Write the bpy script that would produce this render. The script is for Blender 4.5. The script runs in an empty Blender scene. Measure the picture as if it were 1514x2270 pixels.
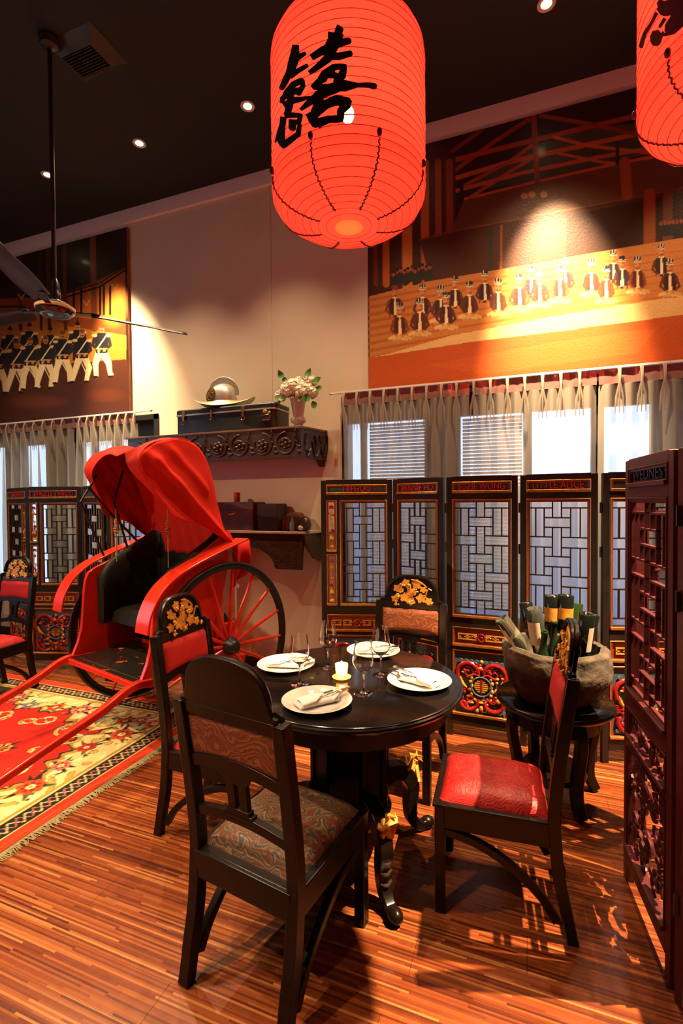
import bpy, math, random
import numpy as np
from mathutils import Vector, Matrix, noise
random.seed(7); rnd = random.Random(11)
PI = math.pi
sc = bpy.context.scene
C = sc.collection
# ---------------------------------------------------------------- camera
FPX, CX, CY, EYE = 1080.0, 757.0, 1135.0, 1.5
YAW, PITCH, ROLL = 0.364897, -0.022627, -0.007968
_F = np.array([-math.sin(YAW)*math.cos(PITCH), math.cos(YAW)*math.cos(PITCH), math.sin(PITCH)])
_r = np.array([math.cos(YAW), math.sin(YAW), 0.0]); _u = np.cross(_r, _F)
_c, _s = math.cos(ROLL), math.sin(ROLL)
RC = np.array([_c*_r+_s*_u, -_s*_r+_c*_u, _F]); OC = np.array([0, 0, EYE])
cam = bpy.data.objects.new('camera', bpy.data.cameras.new('camera')); C.objects.link(cam)
cam.data.sensor_fit = 'HORIZONTAL'; cam.data.sensor_width = 36.0; cam.data.lens = 36.0*FPX/1514.0
cam.data.clip_start = 0.02; cam.data.clip_end = 200
M = Matrix(((RC[0][0], RC[1][0], -RC[2][0], 0), (RC[0][1], RC[1][1], -RC[2][1], 0), (RC[0][2], RC[1][2], -RC[2][2], EYE), (0, 0, 0, 1)))
cam.matrix_world = M
sc.camera = cam
sc.view_settings.view_transform = 'Standard'; sc.view_settings.look = 'None'
sc.view_settings.gamma = 1.0; sc.view_settings.exposure = 0.12
sc.view_settings.use_curve_mapping = False
sc.cycles.use_denoising = True
sc.cycles.max_bounces = 8; sc.cycles.diffuse_bounces = 3; sc.cycles.glossy_bounces = 3
sc.cycles.transmission_bounces = 8; sc.cycles.transparent_max_bounces = 12
sc.cycles.caustics_reflective = False; sc.cycles.caustics_refractive = False
sc.cycles.sample_clamp_indirect = 4.0
# ---------------------------------------------------------------- sky
w = bpy.data.worlds.new('sky'); sc.world = w; w.use_nodes = True
bg = w.node_tree.nodes['Background']; bg.inputs[0].default_value = (0.60, 0.79, 1.0, 1); bg.inputs[1].default_value = 2.5

CEIL, WY = 4.37, 3.80
WARM = (1.0, 0.70, 0.40)
def spot(loc, target, power, angle, blend=0.5, col=WARM, rad=0.03, name='downlight_beam'):
    d = bpy.data.lights.new(name, 'SPOT'); d.energy = power; d.color = col; d.spot_size = math.radians(angle); d.spot_blend = blend; d.shadow_soft_size = rad
    o = bpy.data.objects.new(name, d); C.objects.link(o); o.location = loc
    v = Vector(target)-Vector(loc); o.rotation_euler = v.to_track_quat('-Z', 'Y').to_euler(); return o
def point(loc, power, col, rad=0.02, name='lamp_light'):
    d = bpy.data.lights.new(name, 'POINT'); d.energy = power; d.color = col; d.shadow_soft_size = rad
    o = bpy.data.objects.new(name, d); C.objects.link(o); o.location = loc; return o
ROWY = 3.13
# x, y, target, power, cone
DOWN = [(-4.92, ROWY, (-4.92, 2.5, 0), 200, 88), (-3.92, ROWY, (-3.68, 3.80, 2.60), 1300, 42), (-2.90, ROWY, (-2.90, 2.35, 0), 330, 92),
        (-1.90, ROWY, (-1.90, 2.45, 0), 260, 92), (-0.90, ROWY, (-0.85, 2.6, 0), 200, 90),
        (0.10, ROWY, (0.20, 3.80, 2.72), 3300, 36), (1.15, ROWY, (1.15, ROWY, 0), 110, 80),
        (-2.9, 0.95, (-2.5, 1.7, 0.0), 560, 62), (-2.3, 0.0, (-1.6, 1.4, 0.0), 420, 46), (-4.2, -2.3, (-2.1, 2.9, 0.7), 420, 30),
        (1.63, 1.98, (0.25, 1.9, 0.2), 3600, 46), (-4.6, 0.9, (-4.1, 2.7, 0.4), 160, 50), (-1.9, -0.9, (-1.1, .9, 0), 300, 36)]
for (x, y, t, p, a) in DOWN:
    spot((x, y, CEIL-0.035), t, p, a, 1.0 if y == ROWY and x < 1 else 0.55, rad=0.012 if x > 1 else 0.03)
    if p in (1300, 3300): spot((x, y, CEIL-0.035), (x, y-.3, 0), 240, 100, 1.0)

# ---------------------------------------------------------------- helpers
def proj(x, y, z):
    P = np.stack([np.asarray(x, float)-0, np.asarray(y, float), np.asarray(z, float)-EYE]); c = np.tensordot(RC, P, 1)
    return CX+FPX*c[0]/c[2], CY-FPX*c[1]/c[2]
def ray(px, py): return RC.T @ np.array([(px-CX)/FPX, -(py-CY)/FPX, 1.0])
def on_y(px, py, y): d = ray(px, py); return OC+d*(y/d[1])
class G:
    def __init__(s): s.v = []; s.f = []; s.M = None
    def add(s, vs, fs):
        n = len(s.v)
        if s.M is not None: vs = [tuple(s.M @ Vector(p)) for p in vs]
        s.v += [tuple(p) for p in vs]; s.f += [tuple(n+i for i in f) for f in fs]; return s
    def box(s, c, d, rz=0.0):
        x, y, z = d[0]/2, d[1]/2, d[2]/2; cs, sn = math.cos(rz), math.sin(rz)
        P = [(c[0]+a*cs-b*sn, c[1]+a*sn+b*cs, c[2]+e) for a in (-x, x) for b in (-y, y) for e in (-z, z)]
        return s.add(P, [(0, 1, 3, 2), (4, 6, 7, 5), (0, 4, 5, 1), (2, 3, 7, 6), (0, 2, 6, 4), (1, 5, 7, 3)])
    def b2(s, a, b): return s.box([(a[i]+b[i])/2 for i in range(3)], [abs(b[i]-a[i]) for i in range(3)])
    def prism(s, poly, fn, c0, c1):
        n = len(poly)
        P = [fn(a, b, c0) for a, b in poly]+[fn(a, b, c1) for a, b in poly]
        return s.add(P, [tuple(range(n-1, -1, -1)), tuple(range(n, 2*n))]+[(i, (i+1) % n, n+(i+1) % n, n+i) for i in range(n)])
    def tube(s, pts, r, n=8, closed=False, cap=True):
        pts = [Vector(p) for p in pts]; m = len(pts)
        rr = r if isinstance(r, (list, tuple)) else [r]*m
        rings = []; up = None
        for i in range(m):
            t = (pts[(i+1) % m]-pts[i-1]) if closed else (pts[min(i+1, m-1)]-pts[max(i-1, 0)])
            if t.length < 1e-9: t = Vector((0, 0, 1))
            t.normalize()
            if up is None: up = Vector((0, 0, 1)) if abs(t.z) < 0.9 else Vector((1, 0, 0))
            a = t.cross(up); a = a if a.length > 1e-6 else t.cross(Vector((0, 1, 0)))
            a.normalize(); b = t.cross(a).normalized(); up = -b if False else b.cross(t).cross(t)*-1 if False else up
            up = a.cross(t).normalized()
            rings.append([tuple(pts[i]+a*rr[i]*math.cos(2*PI*k/n)+up*rr[i]*math.sin(2*PI*k/n)) for k in range(n)])
        V = [p for q in rings for p in q]; F = []
        for i in range(m if closed else m-1):
            j = (i+1) % m
            F += [(i*n+k, i*n+(k+1) % n, j*n+(k+1) % n, j*n+k) for k in range(n)]
        if not closed and cap: F += [tuple(range(n-1, -1, -1)), tuple(range((m-1)*n, m*n))]
        return s.add(V, F)
    def sweep(s, pts, wid, thk, side=(1, 0, 0)):     # flat strip of rectangular section; side = width direction
        pts = [Vector(p) for p in pts]; m = len(pts); sd = Vector(side).normalized(); V = []
        for i in range(m):
            t = (pts[min(i+1, m-1)]-pts[max(i-1, 0)]).normalized(); nn = sd.cross(t).normalized()
            W = wid[i] if isinstance(wid, (list, tuple)) else wid; T = thk[i] if isinstance(thk, (list, tuple)) else thk
            V += [tuple(pts[i]+sd*a*W/2+nn*b*T/2) for a, b in ((-1, -1), (1, -1), (1, 1), (-1, 1))]
        F = []
        for i in range(m-1):
            F += [(i*4+k, i*4+(k+1) % 4, i*4+4+(k+1) % 4, i*4+4+k) for k in range(4)]
        return s.add(V, F+[(3, 2, 1, 0), (m*4-4, m*4-3, m*4-2, m*4-1)])
    def lathe(s, prof, n=32, c=(0, 0, 0), close=False):
        m = len(prof); V = []
        for r, z in prof: V += [(c[0]+max(r, 1e-5)*math.cos(2*PI*k/n), c[1]+max(r, 1e-5)*math.sin(2*PI*k/n), c[2]+z) for k in range(n)]
        F = []
        for i in range(m if close else m-1):
            j = (i+1) % m
            F += [(i*n+k, i*n+(k+1) % n, j*n+(k+1) % n, j*n+k) for k in range(n)]
        if not close: F += [tuple(range(n-1, -1, -1)), tuple(range((m-1)*n, m*n))]
        return s.add(V, F)
    def ball(s, c, r, n=8, m=5, sc=(1, 1, 1)):
        V = [(c[0], c[1], c[2]-r*sc[2])]
        for i in range(1, m):
            a = -PI/2+PI*i/m
            V += [(c[0]+r*sc[0]*math.cos(a)*math.cos(2*PI*k/n), c[1]+r*sc[1]*math.cos(a)*math.sin(2*PI*k/n), c[2]+r*sc[2]*math.sin(a)) for k in range(n)]
        V.append((c[0], c[1], c[2]+r*sc[2])); F = [(0, 1+(k+1) % n, 1+k) for k in range(n)]
        for i in range(m-2): F += [(1+i*n+k, 1+i*n+(k+1) % n, 1+(i+1)*n+(k+1) % n, 1+(i+1)*n+k) for k in range(n)]
        L = len(V)-1; F += [(L, 1+(m-2)*n+k, 1+(m-2)*n+(k+1) % n) for k in range(n)]
        return s.add(V, F)
    def grid(s, fn, nu, nv, wrap=False):
        V = [fn(i/(nu if not wrap else nu), j/nv) for i in range(nu+(0 if wrap else 1)) for j in range(nv+1)]
        m = nv+1; F = []
        for i in range(nu):
            k = (i+1) % nu if wrap else i+1
            F += [(i*m+j, k*m+j, k*m+j+1, i*m+j+1) for j in range(nv)]
        return s.add(V, F)
def obj(name, g, mat, parent=None, smooth=40, bevel=0, loc=None, solid=0, seg=2, subd=0):
    me = bpy.data.meshes.new(name); me.from_pydata(g.v, [], g.f); me.update()
    if mat: me.materials.append(mat)
    if smooth:
        me.polygons.foreach_set('use_smooth', [True]*len(me.polygons)); me.set_sharp_from_angle(angle=math.radians(smooth))
    o = bpy.data.objects.new(name, me); C.objects.link(o)
    if parent: o.parent = parent
    if loc: o.location = loc
    if solid: m = o.modifiers.new('solidify', 'SOLIDIFY'); m.thickness = solid; m.offset = 0
    if bevel: m = o.modifiers.new('bevel', 'BEVEL'); m.width = bevel; m.segments = seg; m.limit_method = 'ANGLE'; m.angle_limit = math.radians(50); m.harden_normals = False
    if subd: m = o.modifiers.new('subdivision', 'SUBSURF'); m.levels = subd; m.render_levels = subd
    return o
def inst(src, parent=None, loc=(0, 0, 0), rot=(0, 0, 0), scale=(1, 1, 1)):
    o = src.copy(); C.objects.link(o)
    o.parent = parent; o.location = loc; o.rotation_euler = rot; o.scale = scale; return o
def empty(name, loc=(0, 0, 0), rz=0.0, parent=None):
    o = bpy.data.objects.new(name, None); C.objects.link(o); o.location = loc; o.rotation_euler = (0, 0, rz); o.parent = parent; o.empty_display_size = 0.05; return o
def tag(o, label, cat, group=None):
    o['label'] = label; o['category'] = cat
    if group: o['group'] = group
    return o
def struct(o): o['kind'] = 'structure'; return o
def dup(root, loc, rz, label, keep=None):
    def rec(o, par):
        c = o.copy(); C.objects.link(c); c.parent = par
        for ch in o.children: rec(ch, c)
        return c
    r = rec(root, None); r.location = loc; r.rotation_euler = (0, 0, rz); r['label'] = label; return r
def hexc(h): 
    v = [int(h[i:i+2], 16)/255 for i in (0, 2, 4)]; return tuple(c/12.92 if c <= 0.04045 else ((c+0.055)/1.055)**2.4 for c in v)
# ---------------------------------------------------------------- materials
def nodes(m): return m.node_tree.nodes, m.node_tree.links
def mat(name, col, rough=0.5, metal=0.0, col2=None, nscale=8.0, bump=0.0, bscale=40.0, coat=0.0, spec=0.5, trans=0.0, ior=1.45, emit=None, estr=0.0, stretch=None, lo=0.35, hi=0.65, sheen=0):
    m = bpy.data.materials.new(name); m.use_nodes = True; n, l = nodes(m); b = n['Principled BSDF']
    b.inputs['Base Color'].default_value = (*col, 1); b.inputs['Roughness'].default_value = rough; b.inputs['Metallic'].default_value = metal
    b.inputs['Coat Weight'].default_value = coat; b.inputs['Coat Roughness'].default_value = 0.12; b.inputs['Specular IOR Level'].default_value = spec
    b.inputs['Transmission Weight'].default_value = trans; b.inputs['IOR'].default_value = ior; b.inputs['Sheen Weight'].default_value = sheen
    if emit: b.inputs['Emission Color'].default_value = (*emit, 1); b.inputs['Emission Strength'].default_value = estr
    if col2 is not None or bump:
        tc = n.new('ShaderNodeTexCoord'); mp = n.new('ShaderNodeMapping'); l.new(tc.outputs['Object'], mp.inputs[0])
        if stretch: mp.inputs['Scale'].default_value = stretch
    if col2 is not None:
        t = n.new('ShaderNodeTexNoise'); t.inputs['Scale'].default_value = nscale; t.inputs['Detail'].default_value = 5; l.new(mp.outputs[0], t.inputs['Vector'])
        r = n.new('ShaderNodeValToRGB'); r.color_ramp.elements[0].position = lo; r.color_ramp.elements[1].position = hi
        r.color_ramp.elements[0].color = (*col, 1); r.color_ramp.elements[1].color = (*col2, 1)
        l.new(t.outputs['Fac'], r.inputs[0]); l.new(r.outputs[0], b.inputs['Base Color'])
    if bump:
        t = n.new('ShaderNodeTexNoise'); t.inputs['Scale'].default_value = bscale; t.inputs['Detail'].default_value = 4; l.new(mp.outputs[0], t.inputs['Vector'])
        bm = n.new('ShaderNodeBump'); bm.inputs['Strength'].default_value = bump; bm.inputs['Distance'].default_value = 0.01
        l.new(t.outputs['Fac'], bm.inputs['Height']); l.new(bm.outputs[0], b.inputs['Normal'])
    return m
def vcol_mat(name, rough=0.5, coat=0.0, bump=0.0, bscale=60):
    m = mat(name, (0.5, 0.5, 0.5), rough, coat=coat, bump=bump, bscale=bscale); n, l = nodes(m)
    a = n.new('ShaderNodeAttribute'); a.attribute_name = 'paint'; l.new(a.outputs['Color'], n['Principled BSDF'].inputs['Base Color']); return m
M_ = {}
M_['blackwood'] = mat('black_lacquered_wood', (0.0045, 0.003, 0.0025), 0.30, col2=(0.010, 0.0055, 0.004), nscale=9, stretch=(1, 1, 6), coat=0.0, spec=0.28)
M_['tabletop'] = mat('black_polished_tabletop', (0.004, 0.003, 0.003), 0.12, col2=(0.009, 0.006, 0.005), nscale=6, coat=0.0, spec=0.5)
M_['screenwood'] = mat('dark_screen_wood', (0.008, 0.006, 0.004), 0.45, col2=(0.018, 0.010, 0.006), nscale=12)
M_['gold'] = mat('gold_leaf', (0.85, 0.45, 0.10), 0.32, metal=0.85, col2=(0.65, 0.28, 0.05), nscale=30)
M_['goldpaint'] = mat('golden_brown_paint', (0.62, 0.25, 0.035), 0.42, col2=(0.8, 0.40, 0.06), nscale=25, metal=0.25)
M_['redlac'] = mat('red_carved_lacquer', (0.42, 0.012, 0.012), 0.3, col2=(0.25, 0.01, 0.01), nscale=25, coat=0.3)
M_['brownred'] = mat('brown_red_paint', (0.22, 0.035, 0.012), 0.4, col2=(0.30, 0.06, 0.015), nscale=15)
M_['bluegrey'] = mat('blue_grey_paint', (0.06, 0.10, 0.135), 0.5, col2=(0.045, 0.075, 0.10), nscale=15)
M_['maroon'] = mat('maroon_stained_wood', (0.06, 0.006, 0.008), 0.5, col2=(0.095, 0.010, 0.012), nscale=9, stretch=(1, 1, 4))
M_['wallp'] = mat('cream_painted_plaster', (0.66, 0.555, 0.41), 0.75, col2=(0.70, 0.59, 0.45), nscale=2.5, bump=0.03, bscale=90)
M_['ceil'] = mat('charcoal_painted_ceiling', (0.005, 0.006, 0.0075), 0.8, col2=(0.008, 0.0085, 0.010), nscale=1.6)
M_['strip'] = mat('pale_cornice_paint', (0.80, 0.72, 0.66), 0.7, col2=(0.82, 0.74, 0.69), nscale=4)
M_['blackpaint'] = mat('black_paint', (0.012, 0.012, 0.013), 0.35, col2=(0.02, 0.018, 0.018), nscale=20)
M_['redpaint'] = mat('glossy_vermilion_paint', (0.72, 0.030, 0.010), 0.25, col2=(0.60, 0.022, 0.008), nscale=5, coat=0.35)
M_['redcloth'] = mat('red_canvas', (0.66, 0.020, 0.008), 0.8, col2=(0.56, 0.02, 0.010), nscale=4, bump=0.2, bscale=14, spec=0.2)
M_['leather'] = mat('olive_black_leather', (0.006, 0.0055, 0.003), 0.5, col2=(0.011, 0.009, 0.005), nscale=6, bump=0.1, bscale=120, spec=0.25)
M_['silver'] = mat('aged_nickel', (0.62, 0.58, 0.50), 0.32, metal=0.6, col2=(0.50, 0.46, 0.38), nscale=8)
M_['brass'] = mat('brass', (0.85, 0.50, 0.16), 0.25, metal=1.0, col2=(0.7, 0.38, 0.1), nscale=30)
M_['china'] = mat('white_china', (0.48, 0.46, 0.44), 0.12, col2=(0.50, 0.48, 0.46), nscale=3, coat=0.3)
M_['linen'] = mat('white_linen', (0.62, 0.57, 0.54), 0.85, col2=(0.57, 0.52, 0.49), nscale=12, bump=0.1, bscale=200)
M_['steel'] = mat('polished_steel', (0.7, 0.68, 0.64), 0.15, metal=1.0, col2=(0.6, 0.58, 0.55), nscale=10)
M_['glass'] = mat('clear_glass', (1, 1, 1), 0.0, trans=1.0, ior=1.45)
M_['vase'] = mat('white_stoneware', (0.70, 0.62, 0.56), 0.45, col2=(0.64, 0.56, 0.5), nscale=10)
M_['petal'] = mat('cream_petals', (0.90, 0.86, 0.68), 0.8, col2=(0.86, 0.74, 0.58), nscale=14)
M_['leaf'] = mat('green_leaves', (0.04, 0.16, 0.02), 0.45, col2=(0.12, 0.25, 0.04), nscale=12)
M_['stone'] = mat('rough_grey_brown_stone', (0.035, 0.026, 0.017), 0.95, col2=(0.14, 0.105, 0.07), nscale=14, bump=0.9, bscale=30, lo=0.3, hi=0.75)
M_['carved'] = mat('dark_carved_teak', (0.030, 0.016, 0.010), 0.33, col2=(0.06, 0.032, 0.02), nscale=14, coat=0.2)
M_['box'] = mat('worn_brown_leather', (0.12, 0.035, 0.018), 0.5, col2=(0.06, 0.02, 0.012), nscale=9)
M_['trunk'] = mat('dark_green_black_trunk', (0.014, 0.016, 0.014), 0.35, col2=(0.022, 0.024, 0.02), nscale=12)
M_['reddam'] = None
M_['blind'] = mat('white_blind_slats', (0.8, 0.82, 0.85), 0.5, col2=(0.75, 0.78, 0.82), nscale=5)
def fabric(name, cols, scale, scroll, rough=0.6, sheen=0.0, dist=4.0):
    m = mat(name, cols[0], rough, sheen=sheen); n, l = nodes(m); b = n['Principled BSDF']
    tc = n.new('ShaderNodeTexCoord'); nz = n.new('ShaderNodeTexNoise'); nz.inputs['Scale'].default_value = scale*0.45; nz.inputs['Detail'].default_value = 2
    l.new(tc.outputs['Object'], nz.inputs['Vector'])
    mx = n.new('ShaderNodeMixRGB'); mx.inputs[0].default_value = 0.16; l.new(tc.outputs['Object'], mx.inputs[1]); l.new(nz.outputs['Color'], mx.inputs[2])
    wv = n.new('ShaderNodeTexWave'); wv.wave_type = 'RINGS'; wv.inputs['Scale'].default_value = scale; wv.inputs['Distortion'].default_value = dist; wv.inputs['Detail'].default_value = 1.5; wv.inputs['Detail Scale'].default_value = 1.2
    l.new(mx.outputs[0], wv.inputs['Vector'])
    r = n.new('ShaderNodeValToRGB'); e = r.color_ramp.elements
    while len(e) < len(cols): e.new(0.5)
    for i, c in enumerate(cols): e[i].position = scroll[i]; e[i].color = (*c, 1)
    l.new(wv.outputs['Fac'], r.inputs[0])
    vo = n.new('ShaderNodeTexVoronoi'); vo.inputs['Scale'].default_value = scale*1.6; l.new(mx.outputs[0], vo.inputs['Vector'])
    r2 = n.new('ShaderNodeValToRGB'); r2.color_ramp.elements[0].position = 0.12; r2.color_ramp.elements[1].position = 0.2; r2.color_ramp.elements[0].color = (*cols[-1], 1); r2.color_ramp.elements[1].color = (1, 1, 1, 1)
    l.new(vo.outputs['Distance'], r2.inputs[0])
    m2 = n.new('ShaderNodeMixRGB'); m2.blend_type = 'MULTIPLY'; m2.inputs[0].default_value = 0.5; l.new(r.outputs[0], m2.inputs[1]); l.new(r2.outputs[0], m2.inputs[2])
    l.new(m2.outputs[0], b.inputs['Base Color'])
    bm = n.new('ShaderNodeBump'); bm.inputs['Strength'].default_value = 0.2; bm.inputs['Distance'].default_value = 0.003; l.new(wv.outputs['Fac'], bm.inputs['Height']); l.new(bm.outputs[0], b.inputs['Normal'])
    return m
M_['reddam'] = fabric('red_damask', [(0.34, 0.006, 0.006), (0.36, 0.007, 0.007), (0.46, 0.022, 0.016)], 26, [0.0, 0.75, 0.92], 0.5, dist=5)
M_['redplush'] = mat('plain_red_plush', (0.48, 0.008, 0.008), 0.75, col2=(0.38, 0.006, 0.006), nscale=14, sheen=0.0)
M_['paisley'] = fabric('paisley_brocade', [(0.16, 0.028, 0.010), (0.06, 0.05, 0.022), (0.22, 0.11, 0.03), (0.15, 0.035, 0.014), (0.26, 0.17, 0.07), (0.05, 0.045, 0.05)], 17, [0.0, 0.2, 0.38, 0.55, 0.72, 0.92], 0.65, dist=11, sheen=0.0)
M_['paisleyback'] = fabric('rust_paisley_brocade', [(0.18, 0.03, 0.009), (0.23, 0.06, 0.014), (0.15, 0.022, 0.008), (0.27, 0.10, 0.03)], 19, [0.0, 0.35, 0.6, 0.9], 0.7, dist=11, sheen=0.0)
def floor_mat():
    m = mat('mosaic_strip_parquet', (0.3, 0.1, 0.03), 0.27, coat=0.15); n, l = nodes(m); b = n['Principled BSDF']
    g = n.new('ShaderNodeNewGeometry'); sp = n.new('ShaderNodeSeparateXYZ'); l.new(g.outputs['Position'], sp.inputs[0])
    def mth(op, a, bv=None):
        k = n.new('ShaderNodeMath'); k.operation = op
        for i, q in enumerate((a, bv)):
            if q is None: continue
            if isinstance(q, (int, float)): k.inputs[i].default_value = q
            else: l.new(q, k.inputs[i])
        return k.outputs[0]
    row = mth('FLOOR', mth('DIVIDE', sp.outputs['Y'], 0.0070))
    wn = n.new('ShaderNodeTexWhiteNoise'); wn.noise_dimensions = '1D'; l.new(row, wn.inputs['W'])
    col = mth('FLOOR', mth('ADD', mth('DIVIDE', sp.outputs['X'], 0.42), mth('MULTIPLY', wn.outputs['Value'], 7.0)))
    cb = n.new('ShaderNodeCombineXYZ'); l.new(row, cb.inputs[0]); l.new(col, cb.inputs[1])
    w2 = n.new('ShaderNodeTexWhiteNoise'); w2.noise_dimensions = '2D'; l.new(cb.outputs[0], w2.inputs['Vector'])
    r = n.new('ShaderNodeValToRGB'); e = r.color_ramp.elements
    cs = [(0.0, (0.07, 0.014, 0.005)), (0.25, (0.15, 0.030, 0.009)), (0.6, (0.22, 0.050, 0.013)), (0.88, (0.29, 0.082, 0.020)), (1.0, (0.44, 0.18, 0.055))]
    while len(e) < 5: e.new(0.5)
    for i, (p, c) in enumerate(cs): e[i].position = p; e[i].color = (*c, 1)
    l.new(w2.outputs['Value'], r.inputs[0])
    oi = n.new('ShaderNodeObjectInfo'); hs = n.new('ShaderNodeHueSaturation'); l.new(r.outputs[0], hs.inputs['Color'])
    l.new(mth('ADD', mth('MULTIPLY', oi.outputs['Random'], 0.25), 0.88), hs.inputs['Value']); l.new(hs.outputs[0], b.inputs['Base Color'])
    nz = n.new('ShaderNodeTexNoise'); nz.inputs['Scale'].default_value = 25; l.new(g.outputs['Position'], nz.inputs['Vector'])
    l.new(mth('ADD', mth('MULTIPLY', nz.outputs['Fac'], 0.15), 0.2), b.inputs['Roughness'])
    return m
M_['floor'] = floor_mat()
def thin_mat(name, col, transp, transl, rough=0.8, glossy=0.0):
    m = bpy.data.materials.new(name); m.use_nodes = True; n, l = nodes(m); n.remove(n['Principled BSDF']); out = n['Material Output']
    df = n.new('ShaderNodeBsdfDiffuse'); df.inputs[0].default_value = (*col, 1)
    tl = n.new('ShaderNodeBsdfTranslucent'); tl.inputs[0].default_value = (*col, 1)
    tp = n.new('ShaderNodeBsdfTransparent'); tp.inputs[0].default_value = (1, 1, 1, 1)
    a = n.new('ShaderNodeMixShader'); a.inputs[0].default_value = transl; l.new(df.outputs[0], a.inputs[1]); l.new(tl.outputs[0], a.inputs[2])
    c = n.new('ShaderNodeMixShader'); c.inputs[0].default_value = transp; l.new(a.outputs[0], c.inputs[1]); l.new(tp.outputs[0], c.inputs[2]); last = c
    if glossy:
        gl = n.new('ShaderNodeBsdfGlossy'); gl.inputs[1].default_value = 0.05; d = n.new('ShaderNodeMixShader'); d.inputs[0].default_value = glossy
        l.new(c.outputs[0], d.inputs[1]); l.new(gl.outputs[0], d.inputs[2]); last = d
    l.new(last.outputs[0], out.inputs[0]); return m
M_['curtain'] = thin_mat('sheer_cream_curtain', (0.64, 0.56, 0.44), 0.48, 0.35)
M_['heading'] = thin_mat('mauve_satin_heading', (0.26, 0.15, 0.13), 0.0, 0.1, glossy=0.05)
M_['pane'] = thin_mat('window_pane', (0.9, 0.95, 1.0), 0.92, 0.0, glossy=0.06)
M_['paper'] = thin_mat('red_lantern_silk', (0.95, 0.042, 0.030), 0.035, 0.62)
M_['lantdisc'] = thin_mat('pale_wood_disc', (1.0, 0.55, 0.32), 0.0, 0.8)
M_['bottleg'] = mat('green_bottle_glass', (0.03, 0.07, 0.018), 0.05, trans=0.55, ior=1.4)
M_['bottlek'] = mat('black_bottle_glass', (0.006, 0.008, 0.006), 0.06, coat=0.5, col2=(0.01, 0.012, 0.008), nscale=5)
M_['bottlec'] = mat('clear_bottle_glass', (0.80, 0.90, 0.74), 0.02, trans=0.95, ior=1.2)
M_['label'] = mat('cream_wine_label', (0.72, 0.60, 0.45), 0.7, col2=(0.62, 0.48, 0.34), nscale=18)
M_['bulb'] = mat('lamp_filament_glow', (1, 0.8, 0.5), 0.5, emit=(1, 0.82, 0.55), estr=60)
M_['lens'] = mat('downlight_lens_glow', (1, 0.8, 0.5), 0.5, emit=(1, 0.80, 0.50), estr=22)
M_['flame'] = mat('candle_flame_glow', (1, 0.6, 0.2), 0.5, emit=(1, 0.62, 0.25), estr=120)
M_['wax'] = mat('glowing_candle_wax', (0.9, 0.6, 0.3), 0.5, emit=(1, 0.45, 0.10), estr=14)
M_['trimring'] = mat('downlight_trim', (0.55, 0.42, 0.36), 0.4, col2=(0.5, 0.4, 0.33), nscale=20)
M_['metalfan'] = mat('gunmetal_fan_paint', (0.018, 0.014, 0.014), 0.42, col2=(0.035, 0.022, 0.02), nscale=6, metal=0.2)
M_['chrome'] = mat('tarnished_chrome', (0.55, 0.5, 0.42), 0.2, metal=1.0, col2=(0.4, 0.35, 0.3), nscale=20)
M_['fringe'] = mat('olive_cotton_fringe', (0.30, 0.24, 0.10), 0.9, col2=(0.40, 0.33, 0.16), nscale=60)
# ================================================================ ROOM
XL, XR, YB = -6.6, 3.0, -2.6
fl = struct(obj('floor', G().b2((XL, YB, -0.06), (XR, WY+0.02, -0.012)), mat('subfloor', (0.12, 0.04, 0.015), 0.5, col2=(0.16, 0.05, 0.02)), smooth=0))
BW, BL = 0.14, 1.90
board_meshes = {}
offs = {0: -1.53, -2: -1.04, 1: -0.35, -1: -2.3, 2: -1.9, 3: -0.9}
def board(x0, x1, y0):
    g = G().b2((0, 0.0004, -0.012), (x1-x0-0.0012, BW-0.0004, 0.0))
    key = round(x1-x0, 4)
    if key in board_meshes: o = inst(board_meshes[key], fl, (x0, y0, 0))
    else: o = obj('floor_board', g, M_['floor'], fl, smooth=0, loc=(x0, y0, 0)); board_meshes[key] = o
for k in range(-7, 18):
    y0 = 1.335+k*BW
    if y0+BW > WY: break
    s = offs.get(k, -2.4+((k*0.73) % 1.9)); x = s-BL*3
    while x < 2.4:
        if x+BL > XL: board(max(x, XL+0.01), min(x+BL, 2.6), y0)
        x += BL
g = G().b2((XL, YB, -0.012), (XR, 1.335-7*BW, -0.0001)); obj('floor_underside', g, M_['floor'], fl, smooth=0)
struct(obj('ceiling', G().b2((XL, YB, CEIL), (XR, WY+0.3, CEIL+0.1)), M_['ceil'], smooth=0))
# back wall with two window openings
W1 = (-1.44, 1.75, 0.55, 2.36); W2 = (-6.2, -3.34, 0.55, 2.36)
g = G(); T = 0.22
g.b2((XL, WY, 0), (W2[0], WY+T, CEIL)); g.b2((W2[1], WY, 0), (W1[0], WY+T, CEIL)); g.b2((W1[1], WY, 0), (XR, WY+T, CEIL))
for W in (W1, W2): g.b2((W[0], WY, 0), (W[1], WY+T, W[2])); g.b2((W[0], WY, W[3]), (W[1], WY+T, CEIL))
wall = struct(obj('wall_back', g, M_['wallp'], smooth=0))
obj('plaster_joint', G().b2((-2.105, WY-0.004, 2.3), (-2.09, WY, CEIL-0.0)), M_['wallp'], wall, smooth=0)
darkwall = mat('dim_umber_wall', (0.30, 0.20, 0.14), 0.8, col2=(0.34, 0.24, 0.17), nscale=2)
g = G(); WS = (-1.6, 1.4, 0.9, 2.9)
g.b2((XL-0.2, YB, 0), (XL, WS[0], CEIL)); g.b2((XL-0.2, WS[1], 0), (XL, WY+T, CEIL)); g.b2((XL-0.2, WS[0], 0), (XL, WS[1], WS[2])); g.b2((XL-0.2, WS[0], WS[3]), (XL, WS[1], CEIL))
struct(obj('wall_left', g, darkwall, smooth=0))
struct(obj('wall_right', G().b2((XR, YB, 0), (XR+0.2, WY+T, CEIL)), darkwall, smooth=0))
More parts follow.
